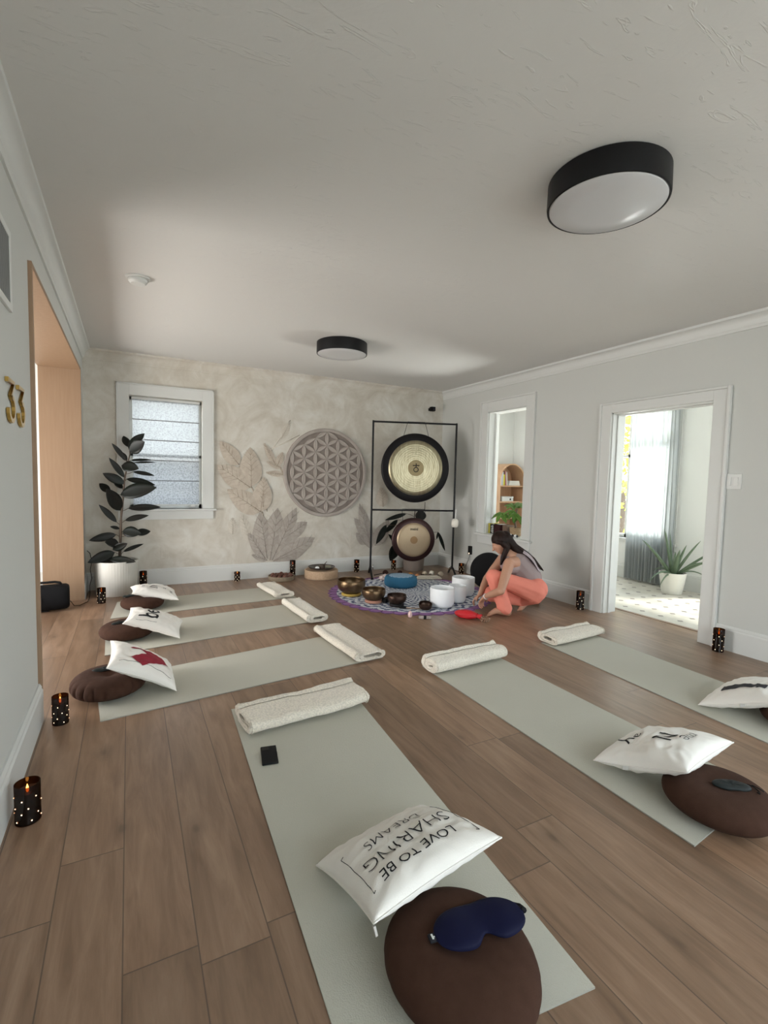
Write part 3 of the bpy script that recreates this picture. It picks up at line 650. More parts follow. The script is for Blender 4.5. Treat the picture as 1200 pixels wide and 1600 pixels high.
# mandala
MC = (2.41, 1.395); MR = 0.605
t = thing('flower_mandala', 'large round taupe flower-of-life relief panel on the mural wall', 'mandala', (MC[0], YB, MC[1]))
bm = B(); lathe(bm, [(0.001, 0), (MR, 0), (MR, -0.010), (MR-0.004, -0.013), (0.001, -0.013)], 96, axis='Y'); obj('mandala_ground', bm, mat('mandala_ground', (0.20, 0.165, 0.145), 0.85, col2=(0.26, 0.22, 0.195), nscale=12), t, True, autos=30)
bm = B(); lathe(bm, [(MR-0.045, -0.012), (MR-0.042, -0.026), (MR-0.022, -0.031), (MR-0.004, -0.026), (MR+0.002, -0.0), (MR-0.02, 0)], 96, axis='Y'); obj('mandala_rim', bm, mat('mandala_stone', (0.36, 0.315, 0.285), 0.85, col2=(0.43, 0.38, 0.345), nscale=9, bump=0.2), t, True, autos=60)
bm = B(); s = (MR-0.045)/3
pts = []
for i in range(-3, 4):
    for j in range(-3, 4):
        if abs(i+j) <= 3: pts.append((i, j))
P2 = lambda i, j: Vector((s*math.cos(PI/6)*i, s*(j+i*0.5)))
for (i, j) in pts:
    for (a, b) in ((0, 1), (1, 0), (1, -1)):
        if (i+a, j+b) in pts:
            p = P2(i, j); q = P2(i+a, j+b); d = q-p; L_ = d.length; dn = d/L_; sd = Vector((-dn.y, dn.x)); n_ = 10; w2 = 0.150*s
            rows = []
            for k in range(n_+1):
                u = k/n_; hw = max(w2*(1-(2*u-1)**2), 0.0); c_ = p+d*u
                row = []
                for m_, hgt in ((-1, -0.014), (-0.72, -0.024), (0, -0.0205), (0.72, -0.024), (1, -0.014)):
                    o = c_+sd*hw*m_; row.append(bm.verts.new((o.x, hgt, o.y)))
                rows.append(row)
            for r0, r1 in zip(rows, rows[1:]):
                for k in range(4): bm.faces.new((r0[k], r0[k+1], r1[k+1], r1[k]))
bmesh.ops.remove_doubles(bm, verts=bm.verts[:], dist=1e-6)
obj('petal_lattice', bm, _mats['mandala_stone'], t, True, autos=30)

# ================================================================== YOGA MATS
def yoga_mat(c4, lab, curl=0.0):
    """c4: four floor corners near-left, near-right, far-right, far-left"""
    cx = sum(p[0] for p in c4)/4; cy = sum(p[1] for p in c4)/4
    t = thing('yoga_mat', lab, 'yoga mat', (cx, cy, 0.0), group='sage grey yoga mats on the floor')
    bm = B(); P = [Vector((p[0]-cx, p[1]-cy, 0)) for p in c4]
    n1, n2 = 8, 20; up = []; lo = []
    for i in range(n2+1):
        ru = []; rl = []
        for j in range(n1+1):
            u, v = j/n1, i/n2; p = (P[0]*(1-u)+P[1]*u)*(1-v)+(P[3]*(1-u)+P[2]*u)*v
            ru.append(bm.verts.new((p.x, p.y, 0.006))); rl.append(bm.verts.new((p.x, p.y, 0.0005)))
        up.append(ru); lo.append(rl)
    for i in range(n2):
        for j in range(n1):
            bm.faces.new((up[i][j], up[i][j+1], up[i+1][j+1], up[i+1][j])); bm.faces.new((lo[i][j], lo[i+1][j], lo[i+1][j+1], lo[i][j+1]))
    def side(a, b):
        for k in range(len(a)-1): bm.faces.new((a[k], a[k+1], b[k+1], b[k])).material_index = 1
    side(up[0], lo[0]); side(up[-1], lo[-1]); side([r[0] for r in up], [r[0] for r in lo]); side([r[-1] for r in up], [r[-1] for r in lo])
    obj('mat_sheet', bm, [M_MAT, M_MATE], t)
    return t
yoga_mat([(0.415, 0.86), (1.075, 0.785), (1.215, 2.70), (0.50, 2.76)], 'sage grey yoga mat in the foreground with a phone lying on it')
yoga_mat([(1.835, 0.965), (2.455, 1.03), (2.465, 2.90), (1.84, 2.86)], 'sage grey yoga mat in the right middle, under the black-masked cushion')
yoga_mat([(2.92, 1.02), (3.53, 1.03), (3.61, 2.90), (3.02, 2.88)], 'sage grey yoga mat nearest the right wall and doorway')
yoga_mat([(-0.15, 2.914), (1.66, 3.13), (1.59, 3.78), (-0.20, 3.50)], 'sage grey yoga mat on the left, under the pillow with the red print')
yoga_mat([(-0.17, 3.98), (1.62, 4.20), (1.55, 4.88), (-0.19, 4.70)], 'sage grey yoga mat second from the mural wall, under the pillow printed be')
yoga_mat([(-0.165, 4.99), (1.62, 5.135), (1.58, 5.74), (-0.12, 5.615)], 'sage grey yoga mat closest to the mural wall')

# ================================================================== ZAFU CUSHIONS
def cushion(loc, lab, R=0.2, H=0.125, rz=0.0, pleats=0.008, dent=0.012, sxy=(1, 1)):
    t = thing('meditation_cushion', lab, 'floor cushion', loc, (0, 0, rz), group='round brown meditation cushions')
    PL = pleats
    def wob(a, z):
        e = math.exp(-((z-H*0.5)/(H*0.28))**2)
        return 1-PL*(1-abs(math.sin(a*11)))**3*e+0.012*math.sin(a*3+rz*5)
    n = 26; prof = []
    for i in range(n+1):
        th = -PI/2+PI*i/n; r = R*max(0.0, math.cos(th))**0.55; z = H/2+H/2*math.copysign(abs(math.sin(th))**0.95, math.sin(th))
        if z > H/2: z -= dent*math.exp(-(r/(R*0.28))**2)
        prof.append((max(r, 0.001), max(z, 0.0006)))
    bm = B(); lathe(bm, prof, 128, wob=wob, sx_=sxy[0], sy_=sxy[1]); obj('cushion_cover', bm, M_ZAFU, t, True)
    return t
cushion((0.762, 0.955, 0.006), 'brown round meditation cushion in the foreground with a navy eye mask on top', 0.196, 0.13, 0.1, sxy=(1.0, 1.08))
cushion((2.115, 1.035, 0.006), 'brown round meditation cushion at the right edge with a round black eye mask on it', 0.20, 0.125, 0.5)
cushion((3.30, 1.215, 0.006), 'brown round cushion farthest right, mostly hidden under the pillow with a bar print', 0.20, 0.125, 0.2)
cushion((-0.121, 3.285, 0.006), 'brown pleated meditation cushion under the pillow with the red print', 0.205, 0.135, 0.9, dent=0.035, pleats=0.11)
cushion((-0.028, 4.374, 0.006), 'brown meditation cushion under the pillow printed be', 0.20, 0.125, 1.3)
cushion((0.106, 5.275, 0.006), 'brown meditation cushion nearest the mural wall and the white plant pot', 0.195, 0.12, 1.7)

# ================================================================== PILLOWS
def pillow(name, loc, rot, s, lab, T=0.080, seed=0, zipper=None, tagpos=None, marks=(), bf=0.5):
    """rot = (yaw, ry, rx) applied Rz*Ry*Rx"""
    t = thing('throw_pillow', lab, 'pillow', loc, (rot[2], rot[1], rot[0]), group='white printed throw pillows')
    h = s/2
    def wr(u, v, side):
        n1 = noise.noise(Vector((u*2.1+seed*3, v*2.1, side)))*0.013
        n2 = noise.noise(Vector((u*5+seed, v*5, side*2+seed)))*0.0040
        n4 = -abs(noise.noise(Vector((u*3.2+v*1.5+seed*5, v*2.0-u*2.4, seed))))*0.012
        n3 = math.sin((u*17+v*5)+seed)*0.0045*abs(v)**4+math.sin((v*19-u*4)+seed)*0.0045*abs(u)**4
        rr = math.hypot(u, v); aa = math.atan2(v, u); n5 = math.sin(aa*28+seed)*0.006*math.exp(-((rr-1.12)/0.16)**2)*abs(math.sin(2*aa))
        return (n1+n2+n4)*(1-u**4)*(1-v**4)+(n3+n5)*((1-u*u)*(1-v*v))**0.25
    def f(u, v, side=1, off=0.0):
        uu = max(-1, min(1, u)); vv = max(-1, min(1, v))
        g = max(0.0, (1-uu*uu)*(1-vv*vv))
        th = T*g**0.42*(1.0 if side > 0 else bf)
        x = h*uu*(1-0.075*(1-vv*vv)*abs(uu)**1.5); y = h*vv*(1-0.075*(1-uu*uu)*abs(vv)**1.5)
        z = side*(th+wr(uu, vv, side)*min(1, g*4))+0.008*math.sin(uu*2+seed)*vv
        return Vector((x, y, z+off))
    bm = B(); n = 72; top = {}; bot = {}
    def cs(i): return -math.cos(PI*i/n)*0.35+(-1+2*i/n)*0.65
    for i in range(n+1):
        for j in range(n+1):
            u, v = cs(i), cs(j); top[i, j] = bm.verts.new(f(u, v, 1))
            bot[i, j] = top[i, j] if i in (0, n) or j in (0, n) else bm.verts.new(f(u, v, -1))
    for i in range(n):
        for j in range(n):
            bm.faces.new((top[i, j], top[i+1, j], top[i+1, j+1], top[i, j+1]))
            try: bm.faces.new((bot[i, j], bot[i, j+1], bot[i+1, j+1], bot[i+1, j]))
            except Exception: pass
    obj('pillow_cover', bm, M_PILLOW, t, True)
    bm = B(); k = 40; pp = [f(-1+2*i/k, -1) for i in range(k)]+[f(1, -1+2*i/k) for i in range(k)]+[f(1-2*i/k, 1) for i in range(k)]+[f(-1, 1-2*i/k) for i in range(k+1)]
    tube(bm, pp, 0.0028, 6); obj('pillow_seam', bm, M_PILLOW, t, True)
    def onto(bm, fn):
        # fn maps a flat point to (u, v)
        for v in bm.verts:
            e = v.co.copy(); u, w = fn(e); p = f(u, w, 1); q1 = f(u+0.02, w, 1); q2 = f(u, w+0.02, 1); nr = (q1-p).cross(q2-p).normalized()
            v.co = p+nr*0.0028
    for (kind, data) in marks:
        if kind == 'text':
            txt, cu_, cv_, size, xd, yd, off, m = data
            bm = text_bm(txt, size/h, off=off, sub=0.026)
            onto(bm, lambda e: (cu_+xd[0]*e.x+yd[0]*e.y, cv_+xd[1]*e.x+yd[1]*e.y)); obj('printed_lettering', bm, m, t)
        if kind == 'poly':
            poly, m = data; bm = B(); vs = [bm.verts.new((a, b, 0)) for a, b in poly]; bm.faces.new(vs); bmesh.ops.triangulate(bm, faces=bm.faces[:])
            for _ in range(5):
                es = [e for e in bm.edges if e.calc_length() > 0.06]
                if not es: break
                bmesh.ops.subdivide_edges(bm, edges=es, cuts=1); bmesh.ops.triangulate(bm, faces=bm.faces[:])
            onto(bm, lambda e: (e.x, e.y)); obj('printed_shape', bm, m, t)
        if kind == 'line':
            pts, wd, m = data; q = []
            for a, b in zip(pts, pts[1:]):
                for i in range(10): q.append((a[0]+(b[0]-a[0])*i/10, a[1]+(b[1]-a[1])*i/10))
            q.append(pts[-1]); bm = B(); tube(bm, [f(a, b, 1)+Vector((0, 0, 0.0006)) for a, b in q], wd, 6); obj('printed_line', bm, m, t)
    if zipper:
        u, v = zipper; p = f(u, v); bm = B(); box(bm, -0.005, 0.005, -0.004, 0.004, -0.02, 0.004, 0.001); bmesh.ops.translate(bm, verts=bm.verts[:], vec=p+Vector((0.004*u, 0.002*v, -0.006))); obj('zipper_pull', bm, mat('zip_metal', (0.45, 0.43, 0.40), 0.35, 0.9), t)
    if tagpos:
        u, v = tagpos; p = f(u, v); bm = B(); box(bm, -0.002, 0.016, -0.013, 0.013, -0.001, 0.001, 0.0005) if abs(u) == 1 else box(bm, -0.013, 0.013, -0.016, 0.002, -0.001, 0.001, 0.0005)
        bmesh.ops.rotate(bm, verts=bm.verts[:], cent=(0, 0, 0), matrix=Matrix.Rotation(-0.5, 3, 'Y') if abs(u) == 1 else Matrix.Rotation(0.9, 3, 'X'))
        bmesh.ops.translate(bm, verts=bm.verts[:], vec=p+(Vector((0.002*u, 0, -0.003)) if abs(u) == 1 else Vector((0, 0.002*v, -0.003)))); obj('care_tag', bm, M_TRIM, t)
    return t
X1, Y1 = (0, -1), (1, 0)       # lettering runs towards -v, letter tops towards +u
pillow('p4', (0.772, 1.272, 0.130), (4.713, -0.375, 0.15), 0.453, 'white pillow printed LOVE TO BE, leaning on the foreground cushion', seed=1, bf=0.6, zipper=(1, -1), marks=[
    ('text', ('LOVE TO BE', 0.66, -0.06, 0.050, X1, Y1, -0.0, M_INK)),
    ('text', ('SHARING', 0.30, -0.04, 0.078, X1, Y1, -0.006, M_INK)),
    ('text', ('DREAMS', -0.08, -0.06, 0.058, X1, Y1, -0.004, M_INK)),
    ('line', ([(0.74, -0.81), (0.76, -0.84), (-0.36, -0.85), (-0.37, -0.80)], 0.0010, M_INK)),
    ('line', ([(0.80, 0.80), (0.82, 0.84), (-0.34, 0.84), (-0.36, 0.79)], 0.0010, M_INK))])
pillow('p5', (2.14, 1.293, 0.122), (-1.458, -0.349, 0.025), 0.427, 'white pillow with script and serif lettering, beside the black eye mask', bf=0.7, seed=2, tagpos=(-0.30, -1), marks=[
    ('text', ('me', 0.62, 0.16, 0.085, X1, Y1, -0.006, M_INK)),
    ('text', ('N', 0.22, -0.12, 0.125, X1, Y1, -0.003, M_INK)),
    ('text', ('a', -0.30, -0.20, 0.075, X1, Y1, -0.003, M_INK)),
    ('text', ('Y', -0.55, -0.42, 0.11, X1, Y1, -0.003, M_INK))])
pillow('p6', (3.253, 1.436, 0.120), (-1.536, -0.386, 0.066), 0.444, 'white pillow with one long dark bar print, cut off by the right edge', bf=0.7, seed=3, tagpos=(0.1, -1), marks=[
    ('poly', ([(-0.52, -0.62), (-0.30, -0.62), (-0.30, -0.56), (0.36, -0.52), (0.36, -0.60), (0.56, -0.60), (0.56, -0.34), (0.36, -0.34), (0.36, -0.42), (-0.30, -0.44), (-0.30, -0.38), (-0.52, -0.38)], mat('charcoal_print', (0.05, 0.05, 0.055), 0.85)))])
pillow('p3', (0.06, 3.318, 0.130), (0.021, 0.529, 0.046), 0.418, 'white pillow with a dark red zigzag print, on the left nearest cushion', seed=4, marks=[
    ('poly', ([(-0.54, 0.26), (-0.08, -0.06), (0.68, -0.17), (-0.20, 0.50)], M_RED)),
    ('poly', ([(-0.52, -0.42), (-0.48, -0.56), (-0.17, -0.82), (0.68, -0.17), (-0.08, -0.06)], M_RED)),
    ('line', ([(-0.80, -0.70), (-0.2, -0.72), (0.76, -0.78)], 0.0010, M_INK))])
X2, Y2 = (0, 1), (-1, 0)
pillow('p2', (0.172, 4.30, 0.122), (-0.123, 0.348, 0.021), 0.427, 'white pillow printed be in bold black letters, second cushion from the mural wall', seed=5, marks=[
    ('text', ('be', -0.25, -0.12, 0.21, X2, Y2, 0.004, M_INK)),
    ('line', ([(-0.66, -0.78), (-0.60, -0.82), (0.02, -0.80), (0.05, -0.76)], 0.0012, M_INK))])
pillow('p1', (0.215, 5.39, 0.122), (0.017, 0.204, -0.03), 0.426, 'white pillow with several small black word prints, nearest the mural wall', seed=6, marks=[
    ('text', ('IN', -0.10, -0.30, 0.11, X2, Y2, -0.002, M_INK)),
    ('text', ('the', -0.58, -0.30, 0.05, X2, Y2, -0.002, M_INK)),
    ('text', ('all', 0.34, -0.35, 0.06, X2, Y2, -0.002, M_INK)),
    ('text', ('we', 0.66, -0.55, 0.06, X2, Y2, -0.002, M_INK))])

# ================================================================== TOWELS
def towel(c, rz, L_, W_, H0_, lab, turns=2.2, seed=0, m=None, flat=0.6, open_=1.0):
    """folded/rolled towel: spiral section in local YZ, length along local X"""
    t = thing('folded_towel', lab, 'towel', (c[0], c[1], 0.0065), (0, 0, rz), group='cream towels folded on the yoga mats')
    H = H0_*1.18; N_ = int(26*turns); out = []; inn = []; k0 = 1-turns*0.34 if turns*0.34 < 0.85 else 0.15
    th_ = H/2*0.30
    for i in range(N_+1):
        s = i/N_; a = PI*0.5+2*PI*turns*s-2*PI*turns*1.0-0.6; k = k0+(1-k0)*s
        def P(kk, a=a): 
            cx_ = math.cos(a); sz_ = math.sin(a)
            return (math.copysign(abs(cx_)**flat, cx_)*(W_/2-H/2*(1-kk))*(0.35+0.65*kk), math.copysign(abs(sz_)**0.75, sz_)*H/2*kk)
        o = P(k); q = P(k-th_/(H/2))
        out.append(o); inn.append(q)
    # round the free end
    bm = B(); prof = out+inn[::-1]; nx = 34; rings = []
    for ix in range(nx+1):
        u = ix/nx; x = -L_/2+L_*u; r = []
        for (y, z) in prof:
            wv = 0.009*noise.noise(Vector((x*5+seed*7, y*9, z*9)))+0.004*noise.noise(Vector((x*14+seed*3, y*20, z*20)))
            e = 1.0-0.06*(abs(2*u-1)**8); xx = x+0.010*noise.noise(Vector((y*20, z*30, seed)))*(abs(2*u-1)**6)
            zz = H/2+z*e*(1+0.10*noise.noise(Vector((u*3.1+seed, 0, 0))))+wv*(1 if z > 0 else 0.4)
            r.append(bm.verts.new((xx, y*(1+0.05*noise.noise(Vector((u*2.3, seed, 1)))*open_)+wv, max(0.0006, zz))))
        rings.append(r)
    n = len(prof)
    for a, b in zip(rings, rings[1:]):
        for k in range(n): bm.faces.new((a[k], a[(k+1) % n], b[(k+1) % n], b[k]))
    h = len(out)
    for r in (rings[0], rings[-1]):
        for k in range(h-1): bm.faces.new((r[k], r[k+1], r[n-2-k], r[n-1-k]))
    obj('terry_cloth', bm, m or M_TOWEL, t, True, autos=60)
    # stitched hem along the end of the roll
    for sgn in (-1, 1):
        bm = B(); pts = [(sgn*(L_/2-0.012), out[k][0]*1.003, H/2+out[k][1]*0.985+0.002) for k in range(h-22, h) if out[k][1] > -0.6*H/2]
        tube(bm, pts, 0.0035, 6)
        obj('hem', bm, m or M_TOWEL, t, True)
    return t
towel((0.862, 2.535), 0.10, 0.70, 0.30, 0.085, 'knitted cream towel folded at the far end of the foreground mat, above the phone', 1.6, 1, None, 0.7)
towel((2.145, 2.745), 0.07, 0.66, 0.21, 0.10, 'ivory towel rolled up at the far end of the right middle mat', 2.3, 2, M_TOWELB, 0.85)
towel((3.345, 2.845), 0.06, 0.62, 0.24, 0.075, 'cream towel loosely folded at the far end of the mat by the doorway', 1.8, 3, M_TOWEL, 0.65)
towel((1.53, 3.47), 1.63, 0.76, 0.29, 0.065, 'ribbed cream towel folded at the end of the mat with the red-printed pillow', 1.5, 4, M_TOWEL, 0.55)
towel((1.50, 4.47), 1.62, 0.70, 0.24, 0.075, 'ivory towel folded at the end of the mat with the pillow printed be', 1.7, 5, M_TOWELB, 0.55)
towel((1.475, 5.42), 1.66, 0.58, 0.26, 0.065, 'ivory towel folded at the end of the mat closest to the mural wall', 1.8, 6, M_TOWELB, 0.55)

# ================================================================== EYE MASKS AND PHONE
t = thing('eye_mask', 'padded navy satin eye mask lying on the foreground cushion', 'eye mask', (0.822, 0.958, 0.1315), (0.03, 0.02, -0.12))
bm = B(); nu, nv = 36, 14
def mask_pt(u, v, s):
    x = 0.135*u; w_ = 0.058*(1-abs(u)**3.2)**0.6+0.006; dip = 0.030*math.exp(-(u/0.20)**2); y = v*w_+(dip if v < 0 else -0.006*math.exp(-(u/0.3)**2))*abs(v)
    z = s*0.015*((1-v*v)*(1-u**4))**0.5*(0.75+0.25*math.cos(u*PI*2+PI)); return (x, y-0.004*u*u, z+0.015)
T_ = {}; U_ = {}
for i in range(nu+1):
    for j in range(nv+1):
        u = -1+2*i/nu; v = -1+2*j/nv; T_[i, j] = bm.verts.new(mask_pt(u, v, 1)); U_[i, j] = bm.verts.new(mask_pt(u, v, -1))
for i in range(nu):
    for j in range(nv): bm.faces.new((T_[i, j], T_[i+1, j], T_[i+1, j+1], T_[i, j+1])); bm.faces.new((U_[i, j], U_[i, j+1], U_[i+1, j+1], U_[i+1, j]))
bmesh.ops.remove_doubles(bm, verts=bm.verts[:], dist=1e-4); obj('mask_body', bm, M_NAVY, t, True)
bm = B(); box(bm, -0.150, -0.130, -0.010, 0.012, 0.008, 0.016, 0.002); obj('brand_tab', bm, mat('tab_black', (0.02, 0.02, 0.025), 0.6), t)
bm = B(); box(bm, -0.143, -0.138, -0.006, 0.008, 0.0158, 0.0168); box(bm, -0.1395, -0.1345, -0.002, 0.001, 0.0158, 0.0168); obj('tab_print', bm, M_TRIM, t)
bm = B(); tube(bm, [(0.132, 0, 0.013), (0.140, -0.004, 0.012), (0.138, 0.012, 0.010), (0.120, 0.03, 0.006), (0.09, 0.035, 0.004)], [0.008, 0.009, 0.007, 0.006, 0.005], 8); obj('elastic_strap', bm, M_DARK, t, True)
def black_mask(loc, rz, lab, sc_=1.0, loop=True):
    t = thing('eye_mask', lab, 'eye mask', loc, (0, 0, rz), group='small black eye masks on the cushions')
    bm = B(); nu = 28; top = []
    for i in range(nu):
        a = 2*PI*i/nu; rx = 0.072*sc_; ry = 0.036*sc_*(1-0.22*math.exp(-((a-1.5*PI)/0.5)**2)); top.append((rx*math.cos(a), ry*math.sin(a)))
    rings = []
    for (k, z) in ((0.92, 0.000), (1.0, 0.004), (0.95, 0.010), (0.7, 0.0145), (0.35, 0.014), (0.1, 0.012)):
        rings.append([bm.verts.new((x*k, y*k, z+0.002*math.sin(x*90)*(k < 0.95))) for x, y in top])
    for a, b in zip(rings, rings[1:]):
        for i in range(nu): bm.faces.new((a[i], a[(i+1) % nu], b[(i+1) % nu], b[i]))
    bm.faces.new(rings[-1]); bm.faces.new(rings[0][::-1]); obj('mask_body', bm, mat('charcoal_satin', (0.018, 0.022, 0.022), 0.55, bump=0.3, bscale=40), t, True)
    for k in (0, 1):
        bm = B(); pts = [((0.066+0.02*i-0.002*i*i*(1+k))*sc_, (0.012-0.006*i*(1+k*0.8)+0.010*math.sin(i*1.6+k))*sc_, 0.004+0.003*math.sin(i*1.1+k)) for i in range(4+k)]
        if k: pts.append((0.085*sc_, -0.035*sc_, 0.003)); 
        tube(bm, pts, 0.0022, 6); obj('elastic_strap', bm, M_DARK, t, True)
    return t
black_mask((2.135, 1.000, 0.1265), -0.65, 'black oval eye mask with a thin cord, on the cushion at the right edge')
black_mask((-0.155, 3.345, 0.126), 0.15, 'black crumpled eye mask tucked beside the red-printed pillow', 0.85)
black_mask((-0.085, 4.36, 0.1265), 0.5, 'black eye mask on the cushion beside the pillow printed be', 0.8)
black_mask((-0.015, 5.31, 0.1215), 0.3, 'black eye mask on the cushion nearest the white plant pot', 0.8)
t = thing('smartphone', 'black smartphone lying face down on the foreground mat beside the towel', 'phone', (0.575, 2.205, 0.0065), (0, 0, -0.18))
bm = B(); box(bm, -0.037, 0.037, -0.075, 0.075, 0, 0.010, 0.004, 3); obj('phone_body', bm, M_DARK, t, True, autos=40)
bm = B(); box(bm, -0.030, 0.002, 0.035, 0.068, 0.010, 0.0115, 0.0005); obj('camera_bump', bm, M_BLACK, t)
bm = B(); box(bm, 0.037, 0.0378, -0.005, 0.018, 0.003, 0.006); obj('side_button', bm, M_BLACK, t)

# ================================================================== LED CANDLES
def candle(loc, H, R, rz, lab):
    t = thing('flameless_candle', lab, 'candle', loc, (0, 0, rz), group='perforated brown flameless candles along the walls')
    bm = B(); seg = 32
    def ring(r, z, slant=0.0): return [bm.verts.new((r*math.cos(2*PI*i/seg), r*math.sin(2*PI*i/seg), z+slant*math.cos(2*PI*i/seg))) for i in range(seg)]
    def bridge(rs):
        for a, b in zip(rs, rs[1:]):
            for i in range(seg): bm.faces.new((a[i], a[(i+1) % seg], b[(i+1) % seg], b[i]))
    bridge([ring(R, 0.001), ring(R, H, 0.0), ring(R-0.002, H, 0.0), ring(R-0.002, 0.002)]); obj('glass_cup', bm, M_CUP, t, True, autos=40)
    bm = B(); hw = H*0.80
    bridge([ring(R-0.0035, 0.003), ring(R-0.0035, hw, 0.004), ring(R-0.010, hw-0.002, 0.004), ring(R*0.45, hw-0.008), ring(0.001, hw-0.009)]); obj('wax_body', bm, M_WAX, t, True, autos=50)
    bm = B(); lathe(bm, [(0.001, hw-0.008), (0.004, hw-0.005), (0.0055, hw+0.004), (0.0035, hw+0.013), (0.0005, hw+0.024)], 12); obj('led_flame', bm, M_FLAME, t, True)
    bm = B(); rnd = random.Random(int(H*10000)); rows = 4
    for r in range(rows):
        for k in range(5):
            a = 2*PI*(k+0.5*(r % 2))/5+rnd.uniform(-0.22, 0.22); z = H*(0.09+0.60*r/(rows-1))+rnd.uniform(-0.006, 0.006)*H/0.15
            ball(bm, ((R-0.0012)*math.cos(a), (R-0.0012)*math.sin(a), z), 0.0027, seg=8)
    obj('light_holes', bm, M_HOLE, t)
    return t
cand = [((-0.355, 2.185), 0.150, 0.042, 'brown perforated flameless candle nearest the camera on the left'),
 ((-0.335, 2.99), 0.150, 0.038, 'brown flameless candle at the foot of the wood-lined opening'),
 ((-0.262, 5.66), 0.155, 0.040, 'brown flameless candle in front of the white plant pot'),
 ((0.135, 6.22), 0.20, 0.040, 'brown flameless candle behind the cushion right of the white plant pot'),
 ((1.20, 6.235), 0.115, 0.037, 'short brown flameless candle alone against the mural wall baseboard'),
 ((1.93, 6.265), 0.215, 0.037, 'tall brown flameless candle behind the tray of dark singing balls'),
 ((2.86, 6.24), 0.175, 0.038, 'brown flameless candle between the cork drum and the gong stand'),
 ((3.45, 6.22), 0.135, 0.037, 'brown flameless candle on the floor behind the lower gong'),
 ((4.22, 5.60), 0.145, 0.038, 'brown flameless candle by the right wall under the black plug'),
 ((4.22, 3.515), 0.195, 0.040, 'brown flameless candle left of the doorway'),
 ((4.215, 2.145), 0.185, 0.040, 'brown flameless candle right of the doorway')]
for i, ((x, y), H, R, lab) in enumerate(cand): candle((x, y, 0.0), H, R, i*1.3, lab)
# plug and its cord on the right wall
t = thing('power_adapter', 'black plug-in power adapter with a thin cord on the right wall', 'power adapter', (XR, 5.517, 0.345))
bm = B(); box(bm, -0.035, -0.002, -0.03, 0.03, -0.06, 0.06, 0.004); obj('adapter_body', bm, M_DARK, t)
bm = B(); box(bm, -0.037, -0.035, -0.008, 0.008, -0.052, -0.038, 0.0005); obj('indicator_light', bm, M_HOLE, t)
bm = B(); tube(bm, [(-0.02, 0, -0.06), (-0.025, 0.02, -0.14), (-0.04, 0.07, -0.25), (-0.055, 0.09, -0.33), (-0.06, 0.10, -0.341), (-0.055, 0.30, -0.342), (-0.05, 0.42, -0.342)], 0.003, 6); obj('cord', bm, M_DARK, t, True)

# ================================================================== RUBBER PLANT (left corner)
def leaf3d(bm, base, tip, wd, fold=0.12, droop=0.06, n=10, face=Vector((0, -1, 0))):
    b = Vector(base); t = Vector(tip); d = t-b; L_ = d.length; dn = d/L_; sd = dn.cross(face); sd = sd.normalized() if sd.length > 1e-3 else Vector((1, 0, 0)); nr = sd.cross(dn).normalized()
    top = []; bot = []
    for i in range(n+1):
        s = i/n; wv = wd/2*max(0.03, math.sin(PI*s**0.85))**0.75 if 0 < s < 1 else wd*0.02
        r0 = []; r1 = []
        for k in (-1, -0.55, 0, 0.55, 1):
            p = b+d*s+sd*wv*k+nr*(fold*wd*abs(k)*math.sin(PI*s)); p.z -= droop*L_*(s*s-s*0.6)
            r0.append(bm.verts.new(p)); r1.append(bm.verts.new(p-nr*0.0016))
        top.append(r0); bot.append(r1)
    for i in range(n):
        for k in range(4):
            bm.faces.new((top[i][k], top[i][k+1], top[i+1][k+1], top[i+1][k])); bm.faces.new((bot[i][k], bot[i+1][k], bot[i+1][k+1], bot[i][k+1]))
        bm.faces.new((top[i][0], top[i+1][0], bot[i+1][0], bot[i][0])); bm.faces.new((top[i][4], bot[i][4], bot[i+1][4], top[i+1][4]))
    return bm
PX_, PY_ = -0.13, 6.062
t = thing('rubber_plant', 'tall dark-leaved rubber plant in a ribbed cream pot in the left corner', 'plant', (PX_, PY_, 0))
bm = B(); lathe(bm, [(0.001, 0.0), (0.195, 0.0), (0.200, 0.006), (0.212, 0.36), (0.212, 0.372), (0.200, 0.372), (0.198, 0.34), (0.001, 0.34)], 144, wob=lambda a, z: 1+(0.007*math.sin(a*48) if 0.004 < z < 0.365 else 0)); obj('plant_pot', bm, M_POT, t, True, autos=50)
bm = B(); lathe(bm, [(0.001, 0.341), (0.197, 0.341), (0.19, 0.35), (0.001, 0.352)], 40); obj('soil', bm, M_SOIL, t, True)
bm = B(); pts = [(RSTEM[0][0]-PX_, -0.0, 0.345)]+[(s[2]-PX_, 0.004*i, s[3]) for i, s in enumerate(RSTEM)]; tube(bm, pts, [0.012, 0.011, 0.010, 0.009, 0.007, 0.005], 8); tube(bm, [(0.02, 0.02, 0.345), (0.035, 0.015, 0.7), (0.05, 0.01, 0.95)], [0.008, 0.007, 0.004], 8); obj('stem', bm, M_STEM, t, True)
def stem_x(z):
    for s in RSTEM:
        if z <= s[3]: 
            f = (z-s[1])/(s[3]-s[1]); return s[0]+(s[2]-s[0])*f
    return RSTEM[-1][2]
